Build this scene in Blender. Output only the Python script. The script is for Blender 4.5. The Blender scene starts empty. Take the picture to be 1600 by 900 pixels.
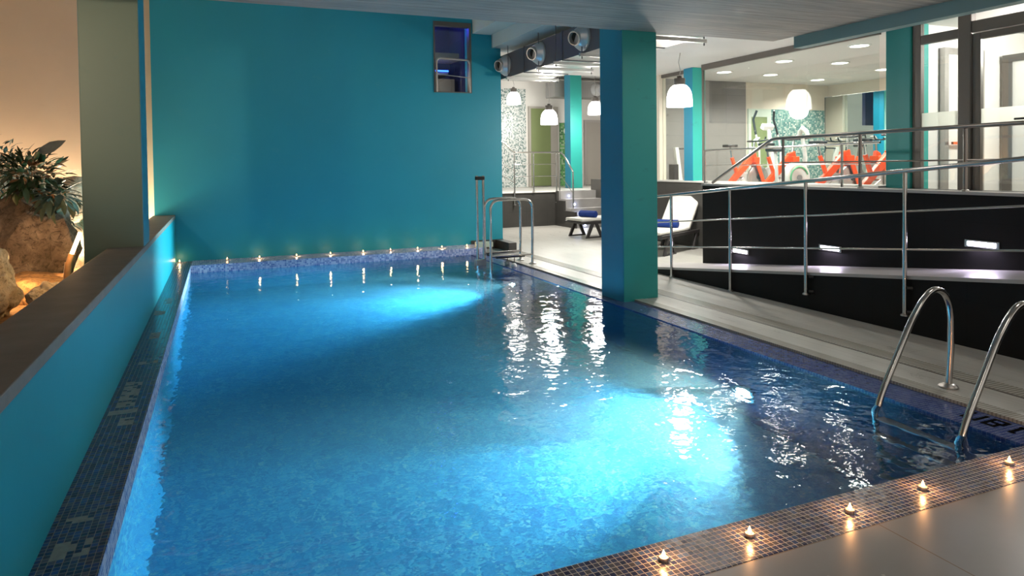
import bpy, bmesh, math, random
from mathutils import Vector, Matrix
random.seed(7)
S = bpy.context.scene
COL = S.collection
PI = math.pi

# ------------------------------------------------------------------ materials
class NT:
    def __init__(self, name):
        self.m = bpy.data.materials.new(name)
        self.m.use_nodes = True
        self.t = self.m.node_tree
        self.t.nodes.clear()
        self.out = self.t.nodes.new('ShaderNodeOutputMaterial')
    def n(self, typ, ins=None, **attrs):
        nd = self.t.nodes.new('ShaderNode' + typ)
        for k, v in attrs.items():
            setattr(nd, k, v)
        for k, v in (ins or {}).items():
            self.put(nd.inputs[k], v)
        return nd
    def put(self, sock, v):
        if isinstance(v, bpy.types.NodeSocket):
            self.t.links.new(v, sock)
        else:
            sock.default_value = v
    def math(self, op, a, b=0.0, c=None):
        nd = self.n('Math', {0: a, 1: b}, operation=op)
        if c is not None:
            self.put(nd.inputs[2], c)
        return nd.outputs[0]
    def mix(self, f, a, b):
        nd = self.n('Mix', data_type='RGBA')
        self.put(nd.inputs[0], f); self.put(nd.inputs[6], a); self.put(nd.inputs[7], b)
        return nd.outputs[2]
    def ramp(self, f, stops, interp='LINEAR'):
        nd = self.n('ValToRGB', {0: f})
        r = nd.color_ramp
        r.interpolation = interp
        while len(r.elements) > 1:
            r.elements.remove(r.elements[-1])
        r.elements[0].position = stops[0][0]; r.elements[0].color = rgba(stops[0][1])
        for p, c in stops[1:]:
            e = r.elements.new(p); e.color = rgba(c)
        return nd.outputs[0]
    def pos(self):
        return self.n('NewGeometry').outputs['Position']
    def objpos(self):
        return self.n('TexCoord').outputs['Object']
    def noise(self, vec, scale, detail=3.0, rough=0.55, dist=0.0):
        nd = self.n('TexNoise', {'Vector': vec, 'Scale': scale, 'Detail': detail, 'Roughness': rough, 'Distortion': dist})
        return nd.outputs[0]
    def scaled(self, vec, s):
        nd = self.n('VectorMath', {0: vec, 1: s}, operation='MULTIPLY')
        return nd.outputs[0]
    def bump(self, h, strength, dist=0.01, normal=None):
        nd = self.n('Bump', {'Height': h, 'Strength': strength, 'Distance': dist})
        if normal is not None:
            self.put(nd.inputs['Normal'], normal)
        return nd.outputs[0]
    def bsdf(self, color, rough=0.5, metal=0.0, normal=None, spec=0.5, **kw):
        nd = self.n('BsdfPrincipled', {'Base Color': rgba(color) if isinstance(color, tuple) else color,
                                       'Roughness': rough, 'Metallic': metal, 'Specular IOR Level': spec})
        if normal is not None:
            self.put(nd.inputs['Normal'], normal)
        for k, v in kw.items():
            self.put(nd.inputs[k], v)
        return nd.outputs[0]
    def schlick(self, f0, normal=None):
        """two sided Fresnel reflectance"""
        g = self.n('NewGeometry')
        d = self.n('VectorMath', {0: g.outputs['Incoming'], 1: normal if normal is not None else g.outputs['Normal']}, operation='DOT_PRODUCT')
        c = self.math('MINIMUM', self.math('ABSOLUTE', d.outputs['Value']), 1.0)
        k = self.math('POWER', self.math('SUBTRACT', 1.0, c), 5.0)
        return self.math('ADD', self.math('MULTIPLY', k, 1.0 - f0), f0)
    def done(self, surf, vol=None):
        self.t.links.new(surf, self.out.inputs['Surface'])
        if vol is not None:
            self.t.links.new(vol, self.out.inputs['Volume'])
        return self.m

def rgba(c):
    return (c[0], c[1], c[2], 1.0) if len(c) == 3 else c

def lin(r, g, b):
    f = lambda v: (v / 255 / 12.92) if v <= 10 else ((v / 255 + 0.055) / 1.055) ** 2.4
    return (f(r), f(g), f(b))

def plain(name, color, rough=0.5, metal=0.0, var=0.0, scale=6.0, bump=0.0, spec=0.5):
    t = NT(name)
    if var or bump:
        v = t.noise(t.objpos(), scale, 4.0)
        c = t.mix(v, rgba(tuple(x * (1 - var) for x in color)), rgba(tuple(min(1, x * (1 + var)) for x in color)))
        nrm = t.bump(v, bump, 0.01) if bump else None
        return t.done(t.bsdf(c, rough, metal, nrm, spec))
    return t.done(t.bsdf(color, rough, metal, None, spec))

def emit(name, color, strength):
    t = NT(name)
    return t.done(t.n('Emission', {'Color': rgba(color), 'Strength': strength}).outputs[0])

def paint(name, color, rough=0.45, scuff=(0.5, 0.5, 0.5), amount=0.12):
    t = NT(name)
    p = t.pos()
    big = t.noise(p, 0.9, 4.0)
    fine = t.noise(p, 14.0, 5.0)
    c = t.mix(big, rgba(tuple(x * 0.88 for x in color)), rgba(tuple(x * 1.12 for x in color)))
    marks = t.ramp(t.noise(t.scaled(p, (1.0, 1.0, 2.2)), 3.2, 8.0, 0.7), [(0.60, (0, 0, 0)), (0.74, (1, 1, 1))])
    c = t.mix(t.math('MULTIPLY', marks, amount), c, rgba(scuff))
    return t.done(t.bsdf(c, rough, 0.0, t.bump(fine, 0.15, 0.004)))

def mosaic(name, stops, grout, size=0.0265, gap=0.10, rough=0.25, patches=None, stain=None, bump=0.25):
    """square glass tiles over all three axes, a colour per tile"""
    t = NT(name)
    geo = t.n('NewGeometry')
    p = t.n('VectorMath', {0: geo.outputs['Position'], 1: (7.0031, 9.0047, 5.0113)}, operation='ADD').outputs[0]
    q = t.scaled(p, (1 / size,) * 3)
    sep = t.n('SeparateXYZ', {0: q})
    nor = t.n('SeparateXYZ', {0: geo.outputs['True Normal']})
    mask = None
    for i in range(3):
        line = t.math('LESS_THAN', t.math('FRACT', sep.outputs[i]), gap)
        flat = t.math('LESS_THAN', t.math('ABSOLUTE', nor.outputs[i]), 0.5)
        a = t.math('MULTIPLY', line, flat)
        mask = a if mask is None else t.math('MAXIMUM', mask, a)
    cell = t.n('VectorMath', {0: q}, operation='FLOOR').outputs[0]
    wn = t.n('TexWhiteNoise', {'Vector': cell}, noise_dimensions='3D')
    c = t.ramp(wn.outputs['Value'], stops, 'CONSTANT')
    if patches:
        lost = None
        sx = t.n('SeparateXYZ', {0: t.scaled(cell, (size,) * 3)})
        px = t.math('SUBTRACT', sx.outputs[0], 7.0031)
        py = t.math('SUBTRACT', sx.outputs[1], 9.0047)
        for (cx, cy, hx, hy) in patches:
            ax = t.math('LESS_THAN', t.math('ABSOLUTE', t.math('SUBTRACT', px, cx)), hx)
            ay = t.math('LESS_THAN', t.math('ABSOLUTE', t.math('SUBTRACT', py, cy)), hy)
            a = t.math('MULTIPLY', ax, ay)
            lost = a if lost is None else t.math('MAXIMUM', lost, a)
        keep = t.math('GREATER_THAN', wn.outputs['Value'], 0.22)
        lost = t.math('MULTIPLY', lost, keep)
        mort = t.mix(t.noise(geo.outputs['Position'], 30.0, 5.0), rgba((0.10, 0.12, 0.11)), rgba((0.42, 0.45, 0.40)))
        c = t.mix(mask, c, rgba(grout))
        c = t.mix(lost, c, mort)
        r = t.math('ADD', t.math('MULTIPLY', t.math('MAXIMUM', mask, lost), 0.5), rough)
    else:
        c = t.mix(mask, c, rgba(grout))
        r = t.math('ADD', t.math('MULTIPLY', mask, 0.4), rough)
    if stain:
        c = t.mix(t.math('MULTIPLY', t.noise(geo.outputs['Position'], 1.6, 4.0), stain[1]), c, rgba(stain[0]))
    h = t.math('SUBTRACT', 1.0, mask)
    tilt = t.n('VectorMath', {0: wn.outputs['Color'], 1: (0.5, 0.5, 0.5)}, operation='SUBTRACT').outputs[0]
    tilt = t.n('VectorMath', {0: t.scaled(tilt, (0.05,) * 3), 1: geo.outputs['Normal']}, operation='ADD').outputs[0]
    nrm = t.bump(h, bump, 0.002, t.n('VectorMath', {0: tilt}, operation='NORMALIZE').outputs[0])
    return t.done(t.bsdf(c, r, 0.0, nrm))

def glass_sheet(name, tint, extra=0.0):
    """a clear pane: mirror reflection by Fresnel over plain see-through"""
    t = NT(name)
    f = t.schlick(0.04 + extra)
    tr = t.n('BsdfTransparent', {'Color': rgba(tint)}).outputs[0]
    gl = t.n('BsdfGlossy', {'Color': rgba((1, 1, 1)), 'Roughness': 0.0}).outputs[0]
    mx = t.n('MixShader', {0: f, 1: tr, 2: gl}).outputs[0]
    return t.done(mx)

M = {}
BLUE = (0.0045, 0.205, 0.285)
M['wall_blue'] = paint('teal blue wall paint', (0.003, 0.265, 0.355), 0.5, (0.05, 0.30, 0.34), 0.35)
M['parapet_blue'] = paint('pool side blue paint', (0.003, 0.275, 0.360), 0.42, (0.05, 0.3, 0.36), 0.25)
M['column_blue'] = paint('column side blue', (0.006, 0.205, 0.325), 0.42, (0.03, 0.12, 0.2), 0.3)
M['column_olive'] = paint('weathered grey green column paint', (0.135, 0.175, 0.125), 0.5, (0.10, 0.16, 0.12), 0.5)
M['column_green'] = paint('column front green', (0.022, 0.315, 0.275), 0.42, (0.012, 0.12, 0.11), 0.4)
M['peach'] = paint('warm cream render', (0.62, 0.50, 0.37), 0.7, (0.5, 0.38, 0.26), 0.3)
M['white_wall'] = plain('white plaster', (0.78, 0.76, 0.72), 0.6, 0, 0.03, 3)
M['beige_wall'] = plain('beige plaster', (0.66, 0.60, 0.50), 0.6, 0, 0.03, 3)
M['white_ceiling'] = plain('white ceiling paint', (0.62, 0.61, 0.59), 0.7, 0, 0.02, 3)
M['soffit'] = paint('pale blue soffit', (0.38, 0.50, 0.53), 0.6, (0.3, 0.4, 0.42), 0.2)
M['beam_teal'] = paint('teal beam paint', (0.20, 0.33, 0.325), 0.5, (0.15, 0.28, 0.28), 0.3)
M['steel'] = plain('brushed stainless steel', (0.52, 0.51, 0.49), 0.17, 1.0, 0.06, 40)
M['dull_steel'] = plain('dull steel', (0.46, 0.44, 0.42), 0.34, 1.0, 0.08, 30)
M['frame_brown'] = plain('bronze aluminium', (0.125, 0.112, 0.10), 0.38, 0.25, 0.05, 20)
M['dark_steel'] = plain('darkened railing steel', (0.26, 0.235, 0.215), 0.28, 1.0, 0.06, 30)
M['black_plastic'] = plain('black plastic', (0.012, 0.012, 0.013), 0.4)
M['rubber'] = plain('black rubber', (0.02, 0.02, 0.02), 0.7)
M['white_plastic'] = plain('white plastic', (0.75, 0.75, 0.72), 0.35)
M['orange'] = plain('orange lacquer', (0.85, 0.085, 0.012), 0.3)
M['grey_paint'] = plain('grey lacquer', (0.33, 0.34, 0.34), 0.35)
M['resin'] = plain('dark brown resin', (0.035, 0.032, 0.032), 0.4)
M['cushion'] = plain('off white canvas', (0.72, 0.70, 0.64), 0.85, 0, 0.05, 30, 0.1)
M['towel'] = plain('blue terry cloth', (0.008, 0.038, 0.22), 0.95, 0, 0.3, 90, 0.6)
M['wax'] = plain('white wax', (0.80, 0.55, 0.35), 0.4)
M['tin'] = plain('aluminium cup', (0.75, 0.68, 0.6), 0.3, 1.0)
M['flame'] = emit('candle flame', (1.0, 0.44, 0.13), 22.0)
M['duct_dark'] = plain('dark slate duct paint', (0.085, 0.088, 0.105), 0.5, 0, 0.08, 4)
M['duct_metal'] = plain('galvanised sheet', (0.62, 0.62, 0.60), 0.3, 0.85, 0.08, 6)
M['nozzle'] = plain('pale nozzle aluminium', (0.60, 0.60, 0.60), 0.3, 0.5)
M['stain_red'] = plain('red brown lacquer', (0.2, 0.05, 0.02), 0.5)
M['dark_tile'] = None
M['pale_green'] = plain('pale green plastic', (0.42, 0.50, 0.40), 0.5)
M['frost'] = None
M['blue_led'] = emit('blue led strip', (0.03, 0.12, 1.0), 5.0)
M['step_led'] = emit('small white blue led', (0.55, 0.65, 1.0), 22.0)
M['wall_led'] = emit('cool white wall light', (0.86, 0.78, 1.0), 16.0)
M['lamp_glass'] = emit('glowing opal lamp shade', (1.0, 0.97, 0.92), 7.0)
M['tube_glow'] = emit('glowing tube', (1.0, 0.95, 0.85), 14.0)
M['downlight'] = emit('downlight lens', (1.0, 0.95, 0.86), 10.0)
M['pool_lens'] = emit('pool lamp lens', (0.95, 1.0, 1.0), 30.0)
M['warm_tube'] = emit('warm garden tube', (1.0, 0.62, 0.30), 12.0)
M['green_door'] = plain('olive green door', (0.20, 0.25, 0.10), 0.5, 0, 0.05)
M['grey_door'] = plain('greige door', (0.40, 0.37, 0.33), 0.5, 0, 0.04)
M['tan'] = plain('light wood board', (0.55, 0.32, 0.14), 0.5, 0, 0.15, 8)
M['blue_plastic'] = plain('blue plastic', (0.02, 0.10, 0.45), 0.4)
M['stair_panel'] = plain('grey stair underside', (0.22, 0.21, 0.20), 0.6, 0, 0.1)
M['blue_night'] = plain('dark blue wall', (0.006, 0.010, 0.10), 0.5, 0, 0.2)

NAVY = [(0.0, (0.008, 0.016, 0.080)), (0.25, (0.014, 0.036, 0.16)), (0.48, (0.026, 0.045, 0.13)), (0.66, (0.040, 0.045, 0.085)),
        (0.80, (0.022, 0.072, 0.24)), (0.92, (0.09, 0.10, 0.15))]
M['coping'] = mosaic('navy mosaic coping', NAVY, (0.30, 0.25, 0.20), patches=[
    (-0.60, 5.10, 0.05, 0.28), (-0.565, 4.53, 0.045, 0.07), (-0.60, 4.72, 0.07, 0.05), (-0.60, 3.33, 0.055, 0.03), (-0.585, 3.07, 0.06, 0.07),
    (-0.60, 8.55, 0.04, 0.2), (-0.62, 7.85, 0.05, 0.12), (-0.585, 6.80, 0.04, 0.12), (-0.56, 5.85, 0.06, 0.04)])
M['near_coping'] = mosaic('purple navy mosaic coping',
    [(0.0, (0.014, 0.016, 0.070)), (0.25, (0.030, 0.034, 0.11)), (0.5, (0.060, 0.060, 0.10)), (0.7, (0.075, 0.066, 0.075)), (0.88, (0.03, 0.06, 0.17))],
    (0.60, 0.52, 0.44), gap=0.11, rough=0.24)
M['ledge'] = mosaic('lavender mosaic ledge',
    [(0.0, (0.20, 0.26, 0.50)), (0.3, (0.34, 0.38, 0.60)), (0.55, (0.50, 0.52, 0.68)), (0.85, (0.12, 0.17, 0.42))], (0.66, 0.66, 0.70), bump=0.1)
M['side_ledge'] = mosaic('wet blue edge mosaic',
    [(0.0, (0.03, 0.055, 0.21)), (0.3, (0.04, 0.07, 0.25)), (0.6, (0.05, 0.085, 0.24)), (0.85, (0.08, 0.12, 0.29))], (0.11, 0.15, 0.28), rough=0.13, bump=0.12)
M['shaded_side_tile'] = mosaic('shade darkened basin mosaic',  # basin mosaic darkened to put the unlit wall's shade into the colour
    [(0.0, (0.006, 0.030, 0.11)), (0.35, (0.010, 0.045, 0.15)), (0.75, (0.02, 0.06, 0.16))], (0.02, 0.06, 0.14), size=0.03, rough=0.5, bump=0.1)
M['pool_tile'] = mosaic('pool basin mosaic',
    [(0.0, (0.025, 0.19, 0.37)), (0.22, (0.035, 0.24, 0.42)), (0.48, (0.06, 0.33, 0.47)), (0.72, (0.15, 0.42, 0.48)), (0.90, (0.30, 0.48, 0.44)), (0.95, (0.02, 0.13, 0.32))],
    (0.12, 0.34, 0.46), size=0.03, gap=0.08, rough=0.5, stain=((0.02, 0.15, 0.30), 0.35), bump=0.1)
M['hall_mosaic'] = mosaic('white grey green mosaic',
    [(0.0, (0.62, 0.65, 0.63)), (0.34, (0.30, 0.38, 0.36)), (0.6, (0.10, 0.18, 0.17)), (0.78, (0.75, 0.77, 0.75))], (0.5, 0.52, 0.5), size=0.036)
M['green_mosaic'] = mosaic('green mosaic',
    [(0.0, (0.05, 0.22, 0.06)), (0.3, (0.12, 0.34, 0.10)), (0.6, (0.30, 0.42, 0.26)), (0.8, (0.03, 0.12, 0.05))], (0.2, 0.34, 0.2), size=0.055)

def dark_tile(name, c1, c2, w, h, grout, rough=0.35, spec=0.5):
    t = NT(name)
    p = t.pos()
    s = t.n('SeparateXYZ', {0: p})
    u = t.math('ADD', s.outputs[0], s.outputs[1])
    gx = t.math('LESS_THAN', t.math('FRACT', t.math('DIVIDE', t.math('ADD', u, 20.013), w)), 0.006 / w)
    gz = t.math('LESS_THAN', t.math('FRACT', t.math('DIVIDE', t.math('ADD', s.outputs[2], 5.011), h)), 0.006 / h)
    g = t.math('MAXIMUM', gx, gz)
    c = t.mix(t.noise(p, 5.0, 5.0), rgba(c1), rgba(c2))
    c = t.mix(g, c, rgba(grout))
    return t.done(t.bsdf(c, rough, 0.0, None, spec))
M['dark_tile'] = dark_tile('anthracite wall tile', (0.040, 0.038, 0.035), (0.060, 0.057, 0.052), 0.6, 0.3, (0.03, 0.03, 0.03))
M['black_tile'] = dark_tile('black ramp cladding', (0.006, 0.0055, 0.0055), (0.010, 0.009, 0.009), 0.9, 0.6, (0.005, 0.0045, 0.0045), 0.55, 0.2)
M['gym_tile'] = dark_tile('grey gym wall tile', (0.19, 0.185, 0.175), (0.25, 0.24, 0.23), 0.6, 0.3, (0.14, 0.14, 0.14))

def deck_mat():
    t = NT('pale wood grain floor tile')
    p = t.pos()
    s = t.n('SeparateXYZ', {0: p})
    row = t.math('FLOOR', t.math('DIVIDE', t.math('ADD', s.outputs[0], 10.0), 0.235))
    gx = t.math('LESS_THAN', t.math('FRACT', t.math('DIVIDE', t.math('ADD', s.outputs[0], 10.0), 0.235)), 0.018)
    yo = t.math('ADD', s.outputs[1], t.math('MULTIPLY', row, 0.37))
    gy = t.math('LESS_THAN', t.math('FRACT', t.math('DIVIDE', t.math('ADD', yo, 10.0), 1.15)), 0.004)
    g = t.math('MAXIMUM', gx, gy)
    grain = t.noise(t.scaled(p, (9.0, 0.9, 1.0)), 2.0, 6.0, 0.6)
    blot = t.noise(p, 1.1, 4.0)
    c = t.mix(grain, rgba((0.40, 0.385, 0.355)), rgba((0.60, 0.58, 0.54)))
    c = t.mix(t.math('MULTIPLY', blot, 0.35), c, rgba((0.34, 0.36, 0.30)))
    wet = t.ramp(t.noise(t.scaled(p, (2.4, 0.8, 1.0)), 1.7, 7.0, 0.65, 0.6), [(0.615, (0, 0, 0)), (0.63, (1, 1, 1)), (0.645, (0, 0, 0))])
    c = t.mix(t.math('MULTIPLY', wet, 0.55), c, rgba((0.10, 0.09, 0.07)))
    c = t.mix(t.math('MULTIPLY', g, 0.7), c, rgba((0.22, 0.20, 0.17)))
    r = t.math('ADD', t.math('MULTIPLY', blot, 0.25), 0.22)
    return t.done(t.bsdf(c, r, 0.0, t.bump(grain, 0.08, 0.004)))
M['deck'] = deck_mat()

def slotted(name, c1, c2, pitch, axis=1):
    t = NT(name)
    s = t.n('SeparateXYZ', {0: t.pos()})
    f = t.math('FRACT', t.math('DIVIDE', t.math('ADD', s.outputs[axis], 20.0), pitch))
    g = t.math('LESS_THAN', f, 0.35)
    c = t.mix(g, rgba(c1), rgba(c2))
    c = t.mix(t.math('MULTIPLY', t.noise(t.pos(), 2.5, 5.0), 0.4), c, rgba((0.40, 0.40, 0.33)))
    return t.done(t.bsdf(c, 0.25, 0.0, t.bump(t.math('SUBTRACT', 1.0, g), 0.5, 0.004)))
M['grip_strip'] = slotted('ribbed edge tile', (0.52, 0.50, 0.45), (0.28, 0.26, 0.22), 0.024)
M['channel'] = slotted('drain grating', (0.50, 0.48, 0.43), (0.20, 0.18, 0.15), 0.03)

def stone_floor():
    t = NT('cream stone slab')
    p = t.pos()
    s = t.n('SeparateXYZ', {0: p})
    gx = t.math('LESS_THAN', t.math('FRACT', t.math('DIVIDE', t.math('ADD', s.outputs[0], 7.352), 1.0)), 0.006)
    gy = t.math('LESS_THAN', t.math('FRACT', t.math('DIVIDE', t.math('ADD', s.outputs[1], 7.9), 1.0)), 0.006)
    g = t.math('MAXIMUM', gx, gy)
    c = t.mix(t.noise(p, 3.0, 6.0), rgba((0.205, 0.20, 0.19)), rgba((0.285, 0.28, 0.27)))
    ch = t.ramp(t.noise(p, 16.0, 3.0), [(0.73, (0, 0, 0)), (0.76, (1, 1, 1))])
    c = t.mix(t.math('MULTIPLY', ch, 0.5), c, rgba((0.62, 0.60, 0.56)))
    c = t.mix(g, c, rgba((0.16, 0.10, 0.05)))
    return t.done(t.bsdf(c, 0.32))
M['stone'] = stone_floor()

def cap_stone():
    t = NT('grey brown stone cap')
    p = t.pos()
    n1 = t.noise(p, 5.0, 7.0, 0.65)
    c = t.mix(n1, rgba((0.095, 0.090, 0.084)), rgba((0.22, 0.21, 0.195)))
    ch = t.ramp(t.noise(t.scaled(p, (1.0, 0.35, 1.0)), 22.0, 3.0), [(0.76, (0, 0, 0)), (0.80, (1, 1, 1))])
    c = t.mix(t.math('MULTIPLY', ch, 0.6), c, rgba((0.30, 0.24, 0.17)))
    return t.done(t.bsdf(c, 0.6, 0.0, t.bump(n1, 0.25, 0.006)))
M['cap'] = cap_stone()

def board_concrete():
    t = NT('board marked concrete')
    p = t.pos()
    s = t.n('SeparateXYZ', {0: p})
    row = t.math('FLOOR', t.math('DIVIDE', t.math('ADD', s.outputs[1], 10.0), 0.11))
    rv = t.n('TexWhiteNoise', {'W': row}, noise_dimensions='1D').outputs['Value']
    streak = t.ramp(t.noise(t.scaled(p, (0.7, 15.0, 1.0)), 1.6, 7.0, 0.7), [(0.30, (0, 0, 0)), (0.72, (1, 1, 1))])
    blot = t.noise(p, 1.3, 4.0)
    c = t.mix(streak, rgba((0.22, 0.19, 0.155)), rgba((0.72, 0.64, 0.54)))
    c = t.mix(t.math('MULTIPLY', rv, 0.5), c, rgba((0.30, 0.285, 0.265)))
    c = t.mix(t.math('MULTIPLY', blot, 0.3), c, rgba((0.26, 0.25, 0.235)))
    edge = t.math('LESS_THAN', t.math('FRACT', t.math('DIVIDE', t.math('ADD', s.outputs[1], 10.0), 0.11)), 0.05)
    c = t.mix(t.math('MULTIPLY', edge, 0.35), c, rgba((0.12, 0.115, 0.11)))
    return t.done(t.bsdf(c, 0.75, 0.0, t.bump(streak, 0.3, 0.006)))
M['concrete'] = board_concrete()

def rock_mat(name, c1, c2, c3):
    t = NT(name)
    p = t.objpos()
    n1 = t.noise(p, 3.0, 8.0, 0.65)
    n2 = t.noise(p, 11.0, 8.0, 0.75, 1.5)
    c = t.ramp(n1, [(0.3, c1), (0.5, c2), (0.7, c3)])
    c = t.mix(t.ramp(n2, [(0.36, (0.85, 0.85, 0.85)), (0.52, (0, 0, 0))]), c, rgba(tuple(x * 0.35 for x in c1)))
    h = t.math('ADD', n1, t.math('MULTIPLY', n2, 0.8))
    return t.done(t.bsdf(c, 0.85, 0.0, t.bump(h, 0.8, 0.03)))
M['rock'] = rock_mat('grey brown rock', (0.06, 0.045, 0.032), (0.16, 0.12, 0.09), (0.32, 0.26, 0.21))
M['pale_rock'] = rock_mat('pale limestone', (0.35, 0.25, 0.15), (0.60, 0.48, 0.34), (0.78, 0.70, 0.58))
M['earth'] = rock_mat('orange earth', (0.16, 0.08, 0.03), (0.32, 0.17, 0.06), (0.45, 0.27, 0.11))
M['wood'] = plain('wooden stake', (0.28, 0.15, 0.07), 0.7, 0, 0.3, 25)

def leaf_mat(name, c1, c2):
    t = NT(name)
    v = t.noise(t.objpos(), 12.0, 2.0)
    c = t.mix(v, rgba(c1), rgba(c2))
    return t.done(t.bsdf(c, 0.4))
M['leaf'] = leaf_mat('dark green leaf', (0.008, 0.022, 0.010), (0.035, 0.075, 0.028))
M['leaf_grey'] = leaf_mat('grey green leaf', (0.10, 0.11, 0.10), (0.22, 0.23, 0.21))
M['leaf_fern'] = leaf_mat('blue green fern', (0.03, 0.06, 0.05), (0.12, 0.17, 0.14))
M['leaf_brown'] = leaf_mat('dry brown leaf', (0.12, 0.05, 0.02), (0.28, 0.13, 0.05))

t = NT('frosted glass band')
pale = t.n('AddShader', {0: t.n('BsdfTranslucent', {'Color': rgba((0.62, 0.62, 0.58))}).outputs[0], 1: t.n('BsdfDiffuse', {'Color': rgba((0.34, 0.34, 0.32))}).outputs[0]}).outputs[0]
M['frost'] = t.done(t.n('MixShader', {0: 0.7, 1: t.n('BsdfTransparent', {'Color': rgba((1, 1, 1))}).outputs[0], 2: pale}).outputs[0])
t = NT('wall mirror')
M['mirror'] = t.done(t.n('BsdfGlossy', {'Color': rgba((0.74, 0.80, 0.76)), 'Roughness': 0.0}).outputs[0])
M['glass'] = glass_sheet('clear glass', (0.93, 0.96, 0.95), 0.02)

def water_mat():
    t = NT('pool water')
    p = t.pos()
    w1 = t.noise(t.scaled(p, (1.0, 1.0, 1.0)), 3.2, 3.0, 0.55)
    w2 = t.noise(t.scaled(p, (1.0, 1.25, 1.0)), 13.0, 2.0, 0.5)
    h = t.math('ADD', w1, t.math('MULTIPLY', w2, 0.22))
    nrm = t.bump(h, 0.42, 0.03)
    fr = t.n('Fresnel', {'IOR': 1.33, 'Normal': nrm}).outputs[0]
    rf = t.n('BsdfRefraction', {'Color': rgba((1, 1, 1)), 'Roughness': 0.05, 'IOR': 1.33, 'Normal': nrm}).outputs[0]
    gl = t.n('BsdfGlossy', {'Color': rgba((1, 1, 1)), 'Roughness': 0.05, 'Normal': nrm}).outputs[0]
    surf = t.n('MixShader', {0: fr, 1: rf, 2: gl}).outputs[0]
    ab = t.n('VolumeAbsorption', {'Color': rgba((0.24, 0.79, 0.970)), 'Density': 0.48}).outputs[0]
    sc = t.n('VolumeScatter', {'Color': rgba((0.7, 0.94, 1.0)), 'Density': 0.105, 'Anisotropy': 0.0}).outputs[0]
    vol = t.n('AddShader', {0: ab, 1: sc}).outputs[0]
    return t.done(surf, vol)
M['water'] = water_mat()

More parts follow.
